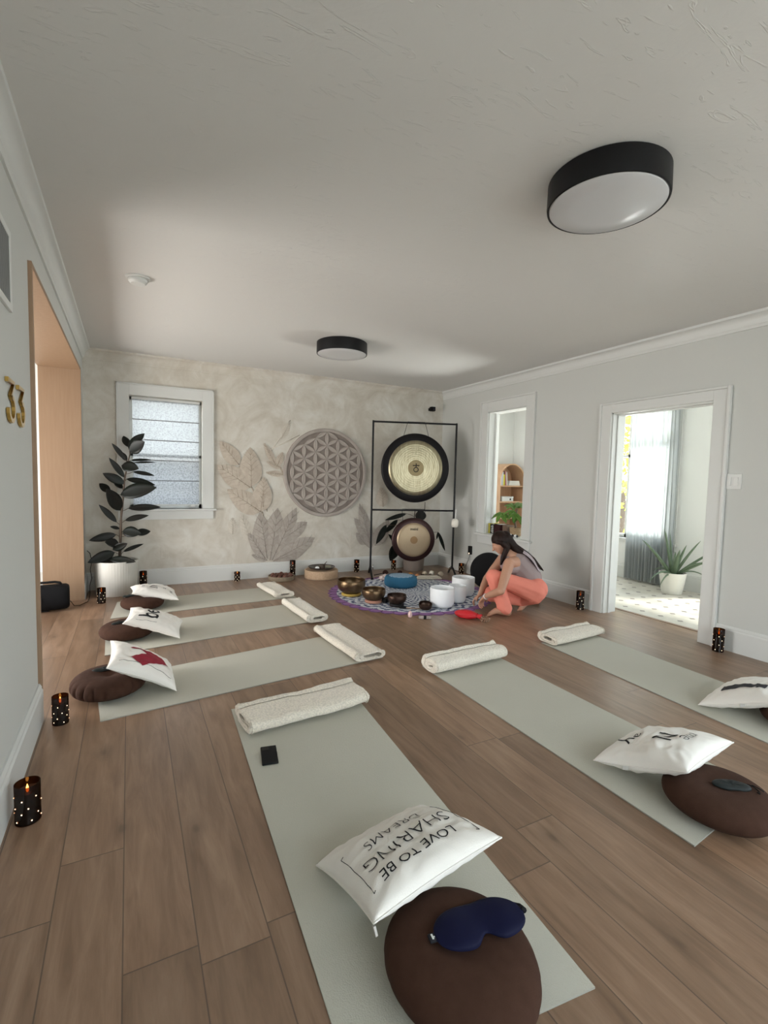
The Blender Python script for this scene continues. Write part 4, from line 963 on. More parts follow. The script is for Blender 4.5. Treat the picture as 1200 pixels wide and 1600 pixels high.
for i, (bx_, bz_, tx_, tz_, wd, off) in enumerate(RUBBER):
    rr = random.Random(i); base_ = Vector((bx_-PX_, off*0.8, bz_)); tip_ = Vector((tx_-PX_, max(-0.25, min(0.17, off*2.2+rr.uniform(-0.06, 0.04))), tz_))
    bm = B(); leaf3d(bm, base_, tip_, wd*1.06, fold=0.10, droop=0.05, face=Vector((rr.uniform(-0.3, 0.3), -1, rr.uniform(0.0, 0.6))).normalized()); lf = obj('leaf', bm, M_LEAF, t, True)
    z0 = min(max(base_.z-0.03, 0.38), 1.56); sxp = stem_x(z0)-PX_
    bm = B(); tube(bm, [(sxp, 0.0, z0), ((sxp+base_.x)/2, base_.y/2, (z0+base_.z)/2-0.004), tuple(base_)], 0.0032, 6); obj('leaf_stalk', bm, M_STEM, lf, True)

# ================================================================== PORTABLE SPEAKER AND ITS CORD
t = thing('portable_speaker', 'black barrel-shaped portable speaker on the floor at the wood-lined opening', 'speaker', (-0.79, 5.52, 0.0), (0, 0, 0.10))
prof = []
def sqr(R_, x, sq=0.75):
    return [(x, math.copysign(abs(math.cos(2*PI*i/40))**sq, math.cos(2*PI*i/40))*R_*0.95, 0.128+math.copysign(abs(math.sin(2*PI*i/40))**sq, math.sin(2*PI*i/40))*R_) for i in range(40)]
bm = B(); rs = []
for (x, R_) in ((-0.27, 0.085), (-0.268, 0.105), (-0.25, 0.118), (-0.22, 0.120), (0.20, 0.120), (0.24, 0.118), (0.262, 0.105), (0.268, 0.085), (0.262, 0.075), (0.25, 0.07)):
    rs.append([bm.verts.new(p) for p in sqr(R_, x)])
for a, b in zip(rs, rs[1:]):
    for i in range(40): bm.faces.new((a[i], a[(i+1) % 40], b[(i+1) % 40], b[i]))
bm.faces.new(rs[0][::-1]); bm.faces.new(rs[-1]); obj('speaker_body', bm, mat('black_mesh_fabric', (0.004, 0.004, 0.005), 0.7, bump=0.4, bscale=300), t, True, autos=50)
bm = B(); tube(bm, [(0.252, 0, 0.128), (0.262, 0, 0.128)], 0.062, 32); obj('bass_radiator', bm, M_BLACK, t, True, autos=40)
bm = B(); tube(bm, [(-0.2, 0, 0.245), (-0.19, 0, 0.262), (-0.15, 0, 0.272), (0.15, 0, 0.272), (0.19, 0, 0.262), (0.2, 0, 0.245)], 0.012, 10); obj('carry_handle', bm, M_BLACK, t, True)
bm = B(); box(bm, -0.05, 0.05, -0.1195, -0.113, 0.10, 0.15, 0.003); obj('front_badge', bm, M_BLACK, t)
bm = B(); box(bm, -0.10, 0.10, -0.05, 0.05, -0.0, 0.012, 0.003); obj('rubber_feet', bm, M_DARK, t)
o = None
bm = B(); tube(bm, [(-0.52, 5.545, 0.075), (-0.49, 5.56, 0.02), (-0.45, 5.62, 0.004), (-0.39, 5.75, 0.004), (-0.385, 5.90, 0.004), (-0.385, 6.02, 0.03), (-0.39, 6.08, 0.10), (-0.37, 6.10, 0.18), (-0.385, 6.12, 0.27), (-0.37, 6.14, 0.36), (-0.39, 6.2, 0.44), (-0.42, 6.26, 0.46)], 0.0035, 6)
cd = obj('power_cord', bm, M_DARK, t, True); cd.matrix_parent_inverse = t.matrix_basis.inverted()

# ================================================================== GONG STAND, GONGS
GA = math.atan2(-0.353, 0.936); GO = (2.92, 5.92, 0.0)
def gl(x, y, z):  # stand-local to world
    v = Matrix.Rotation(GA, 3, 'Z') @ Vector((x, y, z)); return (GO[0]+v.x, GO[1]+v.y, v.z)
GW, GH, GM = 1.15, 2.10, 0.91
t = thing('gong_stand', 'tall rectangular black steel stand holding two gongs in the corner', 'gong stand', GO, (0, 0, GA))
for x in (0, GW):
    bm = B(); tube(bm, [(x, 0, 0.10), (x, 0, GH+0.015)], 0.0135, 12); obj('upright_post', bm, M_BLACK, t, True, autos=40)
    bm = B(); tube(bm, [(x, -0.27, 0.012), (x, -0.22, 0.03), (x, -0.05, 0.11), (x, 0.03, 0.12), (x, 0.14, 0.06), (x, 0.19, 0.012)], 0.0135, 10); ft = obj('foot', bm, M_BLACK, t, True)
    bm = B(); tube(bm, [(x, -0.285, 0.008), (x, -0.255, 0.016)], 0.017, 10); obj('rubber_cap', bm, M_DARK, ft, True)
    bm = B(); s = 1 if x == 0 else -1; tube(bm, [(x, 0, 0.12), (x+s*0.035, 0, 0.12)], 0.006, 8); tube(bm, [(x+s*0.035, 0, 0.085), (x+s*0.035, 0, 0.155)], 0.007, 8); obj('wing_nut', bm, mat('chrome', (0.5, 0.5, 0.5), 0.25, 1.0), t, True)
for z in (GH, GM):
    bm = B(); tube(bm, [(0, 0, z), (GW, 0, z)], 0.0125, 12); obj('crossbar', bm, M_BLACK, t, True, autos=40)
def gong(name, cx, cz, R_, Ri, lab, rimm, y, boss_r, bossm, facem):
    t = thing(name, lab, 'gong', gl(cx, y, cz), (0, 0, GA))
    bm = B(); lathe(bm, [(Ri-0.004, -0.022), (Ri+0.01, -0.021), (R_-0.02, -0.014), (R_-0.004, -0.006), (R_, 0.004), (R_-0.004, 0.05), (R_-0.010, 0.05), (R_-0.008, 0.006), (Ri, -0.014)], 96, axis='Y'); obj('gong_rim', bm, rimm, t, True, autos=50)
    bm = B(); pr_ = [(Ri-0.001, -0.0215), (Ri-0.010, -0.030), (Ri-0.022, -0.037)]
    for k in range(1, 9): r = (Ri-0.022)*(1-k/9); pr_.append((max(r, 0.001), -0.037-0.010*math.sin(k/9*PI/2)))
    pr_ += [(0.001, -0.038), (0.001, -0.020), (Ri-0.001, -0.012)]
    lathe(bm, pr_, 96, axis='Y', wob=lambda a, z: 1); obj('gong_face', bm, facem, t, True, autos=50)
    bm = B(); lathe(bm, [(boss_r, -0.044), (boss_r-0.001, -0.0495), (0.001, -0.0500)], 48, axis='Y'); obj('gong_centre', bm, bossm, t, True, autos=40)
    return t
def disc_gong_face():
    n = NB('hammered_gong_face'); x, y, z = n.sep(n.co)
    a = n.noise(n.comb(n.mth('MULTIPLY', x, 26.0), 0.0, n.mth('MULTIPLY', z, 4.0)), 1.6, 4, 0.7)
    n.L.new(n.ramp(a, [(0.3, (0.24, 0.205, 0.125)), (0.6, (0.36, 0.32, 0.215))]), n.b.inputs['Base Color']); n.b.inputs['Metallic'].default_value = 0.85; n.b.inputs['Roughness'].default_value = 0.33
    r = n.mth('SQRT', n.mth('ADD', n.mth('MULTIPLY', x, x), n.mth('MULTIPLY', z, z)))
    n.bump(n.mth('ADD', a, n.mth('MULTIPLY', n.mth('SINE', n.mth('MULTIPLY', r, 220.0)), 0.12)), 0.35, 0.004); return n.m
MG = disc_gong_face(); MBOSS = mat('gong_centre_patina', (0.22, 0.17, 0.09), 0.45, 0.7)
g = gong('gong', 0.585, 1.488, 0.470, 0.375, 'large gong with black rim and bright brass face, top of the stand', M_GONGR, -0.02, 0.110, MBOSS, MG)
bm = B(); k = 40; tube(bm, [(0.030*math.cos(2*PI*i/k), -0.053, -0.022+0.030*math.sin(2*PI*i/k)) for i in range(k+1)], 0.0052, 6)
tube(bm, [(0, -0.053, 0.008), (0, -0.053, 0.062)], 0.0052, 6); tube(bm, [(-0.045, -0.053, 0.034), (0.045, -0.053, 0.034)], 0.0052, 6); obj('planet_symbol', bm, M_INK, g)
bm = B(); tube(bm, [(-0.17, 0.0, 0.437), (-0.125, 0.0, 0.60), (-0.12, 0.02, 0.625), (0.12, 0.02, 0.625), (0.125, 0.0, 0.60), (0.17, 0.0, 0.437)], 0.003, 6); obj('hanging_cord', bm, M_DARK, g, True)
g2 = gong('gong', 0.585, 0.506, 0.302, 0.235, 'smaller gong with dark oxidised rim and pale face, below the large gong', M_GONG2R, -0.02, 0.052, mat('gong2_centre', (0.25, 0.15, 0.07), 0.5, 0.5), mat('gong_buff', (0.40, 0.31, 0.20), 0.42, 0.6, col2=(0.34, 0.25, 0.165), nscale=5))
bm = text_bm('meinl', 0.05, depth=0.0, off=0.001); place(bm, lambda v: Vector((v.x, -0.0465, v.y+0.150))); obj('printed_lettering', bm, M_INK, g2)
bm = B(); tube(bm, [(-0.15, 0.01, 0.262), (-0.165, 0.02, 0.40), (-0.16, 0.02, 0.42), (0.15, 0.02, 0.42), (0.155, 0.01, 0.40), (0.14, 0.01, 0.27)], 0.003, 6); tube(bm, [(0.155, 0.03, 0.40), (0.155, 0.03, 0.52)], 0.004, 6); obj('hanging_cord', bm, M_DARK, g2, True)
t = thing('gong_mallet', 'white felt-headed gong mallet hanging on the right post of the stand', 'mallet', gl(GW+0.005, -0.06, 0.76), (0.05, 0.08, GA))
bm = B(); lathe(bm, [(0.001, -0.075), (0.030, -0.073), (0.046, -0.055), (0.050, -0.02), (0.046, 0.02), (0.030, 0.042), (0.001, 0.045)], 28); obj('mallet_head', bm, mat('white_felt', (0.78, 0.74, 0.66), 0.95, sheen=0.4), t, True)
bm = B(); tube(bm, [(0, 0, 0.04), (0, 0.02, 0.12), (0, 0.03, 0.17)], 0.008, 8); obj('mallet_handle', bm, M_TRIM, t, True)
# plant behind the gongs
cp = Vector((3.72, 6.10, 0))
t = thing('corner_plant', 'dark broad-leaved plant in a low taupe pot behind the lower gong', 'plant', tuple(cp))
bm = B(); lathe(bm, [(0.001, 0.0), (0.14, 0.0), (0.145, 0.005), (0.160, 0.20), (0.155, 0.205), (0.148, 0.19), (0.001, 0.18)], 48); obj('plant_pot', bm, mat('taupe_pot', (0.22, 0.18, 0.155), 0.7), t, True, autos=40)
bm = B(); tube(bm, [(0, 0, 0.18), (-0.02, 0, 0.5), (-0.01, -0.02, 0.9)], [0.012, 0.010, 0.006], 8); obj('stem', bm, M_STEM, t, True)
for i, (bx_, bz_, tx_, tz_, wd, off) in enumerate(CORNER_LEAVES):
    b_ = Vector((bx_, 6.0+off*0.6, bz_))-cp; t_ = Vector((tx_, 6.0+off, tz_))-cp
    bm = B(); leaf3d(bm, b_, t_, wd, fold=0.08, droop=0.03); lf = obj('leaf', bm, M_LEAF, t, True)
    bm = B(); zz_ = min(0.88, max(0.25, bz_-0.05)); tube(bm, [(-0.015, 0, zz_), ((b_.x-0.015)/2, b_.y/2, (zz_+b_.z)/2+0.01), tuple(b_)], 0.003, 6); obj('leaf_stalk', bm, M_STEM, lf, True)

# ================================================================== FLOOR CLOTH AND INSTRUMENTS
CC = (2.91, 4.84); CR = 0.955; CZ = 0.004
t = thing('mandala_cloth', 'round blue and white mandala cloth with a scalloped purple border on the floor', 'floor cloth', (CC[0], CC[1], 0))
def wavy(x, y): return 0.0022+0.0010*noise.noise(Vector((x*4, y*4, 0)))
bm = B(); n1, n2 = 10, 96; c0_ = bm.verts.new((0, 0, CZ)); rings = []
for i in range(1, n1+1):
    r = (CR-0.10)*i/n1; rings.append([bm.verts.new((r*math.cos(2*PI*k/n2), r*math.sin(2*PI*k/n2), CZ+0.0006*noise.noise(Vector((r*5, k*0.3, 0))))) for k in range(n2)])
for k in range(n2): bm.faces.new((c0_, rings[0][k], rings[0][(k+1) % n2]))
for a, b in zip(rings, rings[1:]):
    for k in range(n2): bm.faces.new((a[k], b[k], b[(k+1) % n2], a[(k+1) % n2]))
obj('printed_centre', bm, cloth_mandala_mat(), t, True)
bm = B(); NP = 44
for k in range(NP*12):
    pass
ri = []; ro = []; n3 = NP*10
for k in range(n3):
    a = 2*PI*k/n3; s_ = abs(math.sin(a*NP/2)); r0 = CR-0.105; r1 = CR-0.035+0.04*s_**0.6
    ri.append(bm.verts.new((r0*math.cos(a), r0*math.sin(a), CZ-0.0005))); ro.append(bm.verts.new((r1*math.cos(a), r1*math.sin(a), CZ-0.002)))
for k in range(n3): bm.faces.new((ri[k], ro[k], ro[(k+1) % n3], ri[(k+1) % n3]))
obj('scalloped_border', bm, M_PURPLE, t)
bm = B()
for k in range(NP):
    a = 2*PI*k/NP; tube(bm, [((CR-0.10)*math.cos(a), (CR-0.10)*math.sin(a), CZ), ((CR-0.04)*math.cos(a), (CR-0.04)*math.sin(a), CZ-0.001)], 0.0018, 4)
    pts = [((CR-0.045+0.036*abs(math.sin((a+q)*NP/2))**0.6)*math.cos(a+q), (CR-0.045+0.036*abs(math.sin((a+q)*NP/2))**0.6)*math.sin(a+q), CZ-0.001) for q in [2*PI/NP*j/8 for j in range(9)]]; tube(bm, pts, 0.0018, 4)
obj('petal_outline', bm, mat('dark_plum_print', (0.06, 0.025, 0.08), 0.9), t)
CT = 0.0055
def bowl(x, y, R_, H, m, lab, cat='singing bowl', ring=None, name='singing_bowl', tilt=(0, 0, 0), z0=0.0):
    t = thing(name, lab, cat, (x, y, CT+z0), tilt)
    zb = 0.03 if ring else 0.0
    if ring: 
        bm = B(); k = 40; tube(bm, [(R_*0.60*math.cos(2*PI*i/k), R_*0.60*math.sin(2*PI*i/k), 0.017) for i in range(k+1)], 0.0165, 10); obj('ring_cushion', bm, ring, t, True)
    pr_ = [(0.001, zb)]
    pr_ += [(R_*f, zb+H*h) for f, h in ((0.35, 0.0), (0.55, 0.03), (0.78, 0.16), (0.93, 0.38), (1.0, 0.66), (0.985, 0.88), (0.97, 0.97), (0.975, 1.0), (0.945, 1.0), (0.94, 0.95), (0.955, 0.86), (0.965, 0.66), (0.89, 0.40), (0.74, 0.20), (0.52, 0.08), (0.30, 0.05), (0.001, 0.045))]
    bm = B(); lathe(bm, pr_, 56); obj('bowl_body', bm, m, t, True, autos=60)
    return t
bowl(2.225, 4.985, 0.162, 0.150, M_BRASS, 'largest brass singing bowl, on a yellow ring cushion at the left of the cloth', ring=mat('mustard_silk', (0.45, 0.30, 0.06), 0.6))
bowl(2.315, 4.60, 0.130, 0.118, M_BRASS, 'medium brass singing bowl on a pinkish ring cushion, front left of the cloth', ring=mat('salmon_silk', (0.45, 0.22, 0.15), 0.6))
bowl(2.470, 4.365, 0.103, 0.092, M_BRONZE, 'dark bronze singing bowl right of the medium brass one', ring=mat('black_silk', (0.02, 0.018, 0.02), 0.6))
b_ = bowl(2.690, 4.155, 0.070, 0.060, M_BRONZE, 'smallest dark bronze bowl, tilted beside the white crystal bowls', tilt=(0.22, -0.12, 0))
t = thing('wood_striker', 'dark felt-tipped striker lying between the two darkest bowls', 'mallet', (2.55, 4.19, CT+0.012), (0, 0, -0.62))
bm = B(); tube(bm, [(-0.10, 0, 0), (0.09, 0, 0)], 0.006, 8); obj('striker_handle', bm, M_OAKD, t, True)
bm = B(); tube(bm, [(-0.13, 0, 0.004), (-0.12, 0, 0.004), (-0.07, 0, 0.004), (-0.06, 0, 0.004)], [0.010, 0.014, 0.014, 0.010], 12); obj('striker_head', bm, M_DARK, t, True)
t = thing('felt_mallet', 'short thick black felt mallet between the medium brass and the dark bowl', 'mallet', (2.445, 4.535, CT+0.030), (0, 0.12, 0.5))
bm = B(); tube(bm, [(-0.065, 0, 0), (-0.06, 0, 0), (0.02, 0, 0), (0.03, 0, 0)], [0.020, 0.029, 0.029, 0.020], 16); obj('mallet_head', bm, M_DARK, t, True)
bm = B(); tube(bm, [(0.02, 0, 0), (0.06, 0, -0.012)], 0.009, 8); obj('mallet_handle', bm, M_OAKD, t, True)
def crystal(x, y, R_, H, lab):
    t = thing('crystal_bowl', lab, 'crystal bowl', (x, y, CT), group='white frosted crystal singing bowls')
    bm = B(); lathe(bm, [(0.001, 0.0), (R_*0.55, 0.0), (R_*0.85, 0.012), (R_*0.97, 0.04), (R_, 0.09), (R_, H-0.003), (R_-0.003, H), (R_-0.007, H), (R_-0.010, H-0.004), (R_-0.010, 0.08), (R_*0.9, 0.03), (0.001, 0.014)], 64); obj('bowl_body', bm, M_CRYSTAL, t, True, autos=50)
crystal(2.900, 4.160, 0.128, 0.205, 'front left and widest of the three white crystal bowls')
crystal(3.170, 4.262, 0.098, 0.185, 'narrow middle one of the three white crystal bowls')
crystal(3.420, 4.490, 0.130, 0.215, 'rear right white crystal bowl, next to the black round case')
t = thing('blue_drum_cushion', 'round blue drum-shaped cushion with a pale mandala on top, middle of the cloth', 'drum', (3.00, 5.215, CT))
bm = B(); lathe(bm, [(0.001, 0), (0.185, 0), (0.200, 0.012), (0.207, 0.04), (0.205, 0.085), (0.196, 0.112), (0.178, 0.124), (0.001, 0.128)], 64, wob=lambda a, z: 1+0.006*math.sin(9*a+z*60)); obj('drum_body', bm, mat('blue_canvas_drum', (0.02, 0.13, 0.24), 0.8, bump=0.4, bscale=18), t, True)
def blue_top():
    n = NB('pale_mandala_on_blue'); x, y, z = n.sep(n.co); r = n.mth('SQRT', n.mth('ADD', n.mth('MULTIPLY', x, x), n.mth('MULTIPLY', y, y))); a = n.mth('ARCTAN2', y, x)
    w_ = n.mth('SINE', n.mth('ADD', n.mth('MULTIPLY', r, 260.0), n.mth('MULTIPLY', n.mth('SINE', n.mth('MULTIPLY', a, 16.0)), 2.2)))
    n.L.new(n.ramp(n.mth('ADD', n.mth('MULTIPLY', w_, 0.5), 0.5), [(0.45, (0.04, 0.17, 0.32)), (0.65, (0.50, 0.60, 0.70))]), n.b.inputs['Base Color']); n.b.inputs['Roughness'].default_value = 0.85; return n.m
bm = B(); lathe(bm, [(0.148, 0.1255), (0.147, 0.1275), (0.10, 0.1295), (0.001, 0.1305)], 48); obj('printed_top', bm, blue_top(), t, True)
M_FELT = mat('cream_wool', (0.55, 0.48, 0.38), 0.98, col2=(0.46, 0.39, 0.30), nscale=20, bump=0.4, bscale=60)
def mallet(x, y, r, m, rz, lab, Lh=0.16, z=None, nm='ball_mallet', lift=0.0):
    zc = (z or 0)+r+CT; t = thing(nm, lab, 'mallet', (x, y, zc), (0, 0, rz))
    bm = B(); ball(bm, (0, 0, 0), r, (1, 1, 0.95), 20); obj('mallet_head', bm, m, t, True)
    bm = B(); tube(bm, [(r*0.8, 0, -0.2*r), (Lh, 0, -r+0.007+lift)], 0.005, 8); obj('mallet_handle', bm, M_DARK, t, True)
a0 = math.atan2(-0.6, -0.75)
t = thing('folded_cloth', 'small folded cream cloth under the pale mallet heads at the back of the round cloth', 'cloth', (3.56, 5.44, CT-0.001), (0, 0, -0.40))
bm = B(); box(bm, -0.17, 0.17, -0.07, 0.07, 0, 0.022, 0.009, 3); obj('cloth_fold', bm, M_TOWEL, t, True); bm = B(); box(bm, -0.15, 0.14, -0.06, 0.06, 0.020, 0.034, 0.006, 3); obj('upper_fold', bm, M_TOWEL, t, True)
mallet(3.60, 5.60, 0.037, M_FELT, a0, 'left of the three pale wool mallets behind the cream cloth', lift=0.045)
mallet(3.700, 5.580, 0.038, mat('white_wool', (0.72, 0.67, 0.58), 0.98), a0+0.1, 'whitest of the three pale wool mallets, in the middle', lift=0.045)
mallet(3.79, 5.49, 0.038, M_FELT, PI+0.2, 'right of the three pale wool mallets')
M_OR = mat('orange_rubber', (0.60, 0.26, 0.06), 0.6); mallet(3.385, 5.62, 0.032, M_OR, a0, 'orange ball mallet just right of the blue drum, farther one'); mallet(3.445, 5.545, 0.029, mat('peach_rubber', (0.55, 0.25, 0.11), 0.6), a0+0.2, 'paler orange ball mallet, nearer the cream cloth', lift=0.045)
mallet(3.12, 5.85, 0.040, mat('brown_felt', (0.035, 0.016, 0.012), 0.9), PI*0.9, 'dark brown ball mallet by the left foot of the gong stand', z=-0.004); mallet(3.32, 5.80, 0.034, mat('brown_felt', (0.035, 0.016, 0.012), 0.9), PI*1.1, 'smaller dark brown ball mallet behind the blue drum', z=-0.004)
mallet(3.27, 5.70, 0.022, M_DARK, 0.2, 'small black mallet head behind the blue drum', z=-0.004, Lh=0.12)
t = thing('crumpled_cloth', 'crumpled pale pink cloth between the blue drum and the left stand foot', 'cloth', (2.99, 5.60, CT))
bm = B(); bmesh.ops.create_icosphere(bm, subdivisions=4, radius=1.0)
for v in bm.verts:
    f_ = 1+0.35*noise.noise(v.co*2.2)+0.12*noise.noise(v.co*6); v.co = Vector((v.co.x*0.085*f_, v.co.y*0.06*f_, max(0, (v.co.z+0.55)*0.042*f_)))
obj('cloth_bundle', bm, mat('blush_cotton', (0.55, 0.46, 0.44), 0.9), t, True)
t = thing('rose_quartz', 'small pink quartz point standing on the front edge of the round cloth', 'crystal', (2.395, 3.965, CT-0.001))
bm = B(); lathe(bm, [(0.001, 0), (0.020, 0.0), (0.024, 0.02), (0.020, 0.045), (0.001, 0.062)], 6); obj('crystal_point', bm, M_PINKQ, t)
t = thing('selenite_stick', 'short pale mineral stick with dark band lying at the front of the round cloth', 'crystal', (2.50, 3.865, 0.010), (0, 0, -0.5))
bm = B(); box(bm, -0.060, 0.060, -0.017, 0.017, -0.008, 0.018, 0.006); obj('stick_body', bm, mat('pale_mineral', (0.50, 0.42, 0.38), 0.5, col2=(0.25, 0.2, 0.2), nscale=40), t)
bm = B(); box(bm, -0.012, 0.016, -0.018, 0.018, -0.0085, 0.019, 0.004); obj('dark_band', bm, M_DARK, t)
# red pouch with beads
t = thing('red_pouch', 'red cloth drawstring pouch with wooden beads on the floor before the woman', 'pouch', (2.905, 3.715, 0.0), (0, 0, -1.02))
bm = B(); n_ = 24
rs = []
for i in range(n_+1):
    s = i/n_; x = -0.14+0.27*s; rr = 0.062*math.sin(PI*min(1, s*1.10+0.02))**0.55 if s < 0.86 else 0.022+0.012*(s-0.86)/0.14
    rr = max(rr, 0.004); rs.append([bm.verts.new((x, rr*1.05*math.cos(2*PI*k/24)*(1+0.10*math.sin(k*2.1+s*9)), 0.036+max(-0.0355, rr*0.70*math.sin(2*PI*k/24)*(1+0.12*noise.noise(Vector((s*6, k*0.7, 0))))))) for k in range(24)])
for a, b in zip(rs, rs[1:]):
    for k in range(24): bm.faces.new((a[k], a[(k+1) % 24], b[(k+1) % 24], b[k]))
bm.faces.new(rs[0][::-1]); bm.faces.new(rs[-1]); obj('pouch_bag', bm, mat('red_silk', (0.55, 0.012, 0.02), 0.55, bump=0.4, bscale=25), t, True)
bm = B(); tube(bm, [(0.088, 0.026*math.cos(2*PI*k/12), 0.036+0.026*math.sin(2*PI*k/12)) for k in range(13)], 0.003, 6); obj('drawstring', bm, mat('red_cord', (0.35, 0.01, 0.015), 0.7), t, True)
rb = random.Random(3)
prop_beads = B()
for k in range(46):
    a = k*0.62; ball(prop_beads, (0.165+0.038*math.cos(a)+rb.uniform(-.008, .008), 0.036*math.sin(a)+rb.uniform(-.008, .008), 0.008+0.012*(k % 3)), 0.0075, seg=8)
obj('bead_string', prop_beads, mat('wood_beads', (0.20, 0.09, 0.05), 0.4, col2=(0.45, 0.30, 0.20), nscale=60), t, True)
# round black case and the teal mat behind the woman
t = thing('round_gong_case', 'round black padded case leaning on edge behind the white crystal bowls', 'instrument case', (3.90, 4.62, 0.235), (-0.10, 0, -0.55))
bm = B(); lathe(bm, [(0.001, -0.03), (0.20, -0.03), (0.215, -0.022), (0.222, 0.0), (0.222, 0.03), (0.212, 0.048), (0.001, 0.05)], 64, axis='Y'); obj('case_shell', bm, mat('black_nylon', (0.010, 0.010, 0.011), 0.75), t, True, autos=50)
bm = B(); tube(bm, [(0.223*math.cos(2*PI*k/64), 0.012, 0.223*math.sin(2*PI*k/64)) for k in range(65)], 0.0025, 6); obj('case_zip', bm, M_BLACK, t, True)
bm = B(); box(bm, -0.07, -0.04, -0.033, -0.029, -0.16, -0.14, 0.001); obj('case_patch', bm, mat('grey_patch', (0.25, 0.25, 0.25), 0.7), t)
t = thing('floor_cushion', 'low dark teal cushion with a cream edge on the floor behind the squatting woman', 'cushion', (3.86, 4.02, 0.0), (0, 0, -0.45))
bm = B(); box(bm, -0.19, 0.19, -0.12, 0.12, 0.0, 0.07, 0.022, 4); obj('cushion_body', bm, mat('dark_teal_cotton', (0.008, 0.035, 0.04), 0.85), t, True)
bm = B(); box(bm, -0.19, 0.12, -0.05, 0.11, 0.070, 0.105, 0.014, 3); obj('cream_top', bm, M_TOWEL, t, True)

# tray of dark balls, cork drum with plate
t = thing('round_tray', 'low round grey-brown tray against the mural wall baseboard', 'tray', (1.738, 6.118, 0.0))
bm = B(); lathe(bm, [(0.001, 0), (0.155, 0), (0.165, 0.008), (0.170, 0.055), (0.164, 0.058), (0.158, 0.052), (0.152, 0.014), (0.001, 0.012)], 56); obj('tray_body', bm, mat('grey_brown_wicker', (0.22, 0.17, 0.12), 0.8, col2=(0.30, 0.24, 0.17), nscale=40, bump=0.4), t, True, autos=50)
M_SEED = mat('dark_red_brown_seed', (0.085, 0.025, 0.015), 0.4, col2=(0.14, 0.05, 0.03), nscale=30, bump=0.5, bscale=80)
first = None
spots = [(0, 0)]+[(0.062*math.cos(k*PI/3), 0.062*math.sin(k*PI/3)) for k in range(6)]+[(0.118*math.cos(k*2*PI/11+0.2), 0.118*math.sin(k*2*PI/11+0.2)) for k in range(11)]
for k, (x, y) in enumerate(spots):
    if first is None:
        bm = B(); ball(bm, (0, 0, 0), 0.030, (1, 1, 0.92), 14); first = obj('seed_ball', bm, M_SEED, None, True); o = first
    else: o = first.copy(); C.objects.link(o)
    o.location = (1.738+x, 6.118+y, 0.0415+0.010*(k % 2)); o.rotation_euler = (k, k*2, 0)
    prop(o, 'dark reddish-brown round seed ball in the round tray by the mural wall', 'seed ball', 'dark seed balls heaped in the round tray')
t = thing('cork_drum', 'round cork-textured drum against the mural wall, a plate on top', 'drum', (2.262, 6.062, 0.0))
bm = B(); lathe(bm, [(0.001, 0), (0.215, 0), (0.222, 0.006), (0.222, 0.100), (0.214, 0.112), (0.001, 0.114)], 72); obj('drum_shell', bm, mat('cork', (0.40, 0.27, 0.17), 0.85, col2=(0.52, 0.37, 0.25), nscale=55, bump=0.5, bscale=90), t, True, autos=40)
bm = B(); lathe(bm, [(0.219, 0.001), (0.2245, 0.001), (0.2245, 0.010), (0.219, 0.010)], 72); obj('base_band', bm, M_OAKD, t, True, autos=40)
t = thing('metal_plate', 'dark rimmed silver plate of small items on the cork drum', 'plate', (2.262, 6.055, 0.1145))
bm = B(); lathe(bm, [(0.001, 0), (0.10, 0), (0.12, 0.004), (0.170, 0.026), (0.175, 0.032), (0.168, 0.030), (0.118, 0.009), (0.001, 0.006)], 56); obj('plate_body', bm, mat('tarnished_silver', (0.22, 0.21, 0.20), 0.35, 0.9, col2=(0.10, 0.09, 0.09), nscale=20), t, True, autos=50)
bm = B(); tube(bm, [(0.174*math.cos(2*PI*k/48), 0.174*math.sin(2*PI*k/48), 0.033) for k in range(49)], 0.004, 6); obj('beaded_rim', bm, M_BRONZE, t, True)
t = thing('incense_cup', 'small dark wooden cup with a stick standing on the plate', 'cup', (2.262, 6.03, 0.121))
bm = B(); lathe(bm, [(0.001, 0), (0.035, 0), (0.040, 0.03), (0.038, 0.052), (0.033, 0.052), (0.032, 0.01), (0.001, 0.008)], 24); obj('cup_body', bm, mat('dark_walnut', (0.07, 0.045, 0.03), 0.6), t, True, autos=50)
bm = B(); tube(bm, [(-0.01, 0, 0.01), (0.06, -0.01, 0.098)], [0.008, 0.004], 8); obj('pestle', bm, mat('dark_walnut', (0.07, 0.045, 0.03), 0.6), t, True)
t = thing('sage_bundle', 'pale folded greyish cloth bundle on the right of the plate', 'bundle', (2.345, 6.06, 0.125), (0, 0, -0.3)); bm = B(); box(bm, -0.045, 0.05, -0.035, 0.035, 0, 0.028, 0.009, 3); obj('bundle_body', bm, mat('sage_grey', (0.30, 0.28, 0.21), 0.9, bump=0.5, bscale=50), t, True)
t = thing('quartz_cluster', 'small whitish quartz cluster on the left of the plate', 'crystal', (2.185, 6.00, 0.121))
for k in range(5):
    bm = B(); a = k*1.3; lathe(bm, [(0.001, 0), (0.012, 0), (0.013, 0.025), (0.001, 0.042)], 6, cx=0.018*math.cos(a)*(k > 0), cy=0.018*math.sin(a)*(k > 0)); obj('quartz_point', bm, M_CRYSTAL, t)

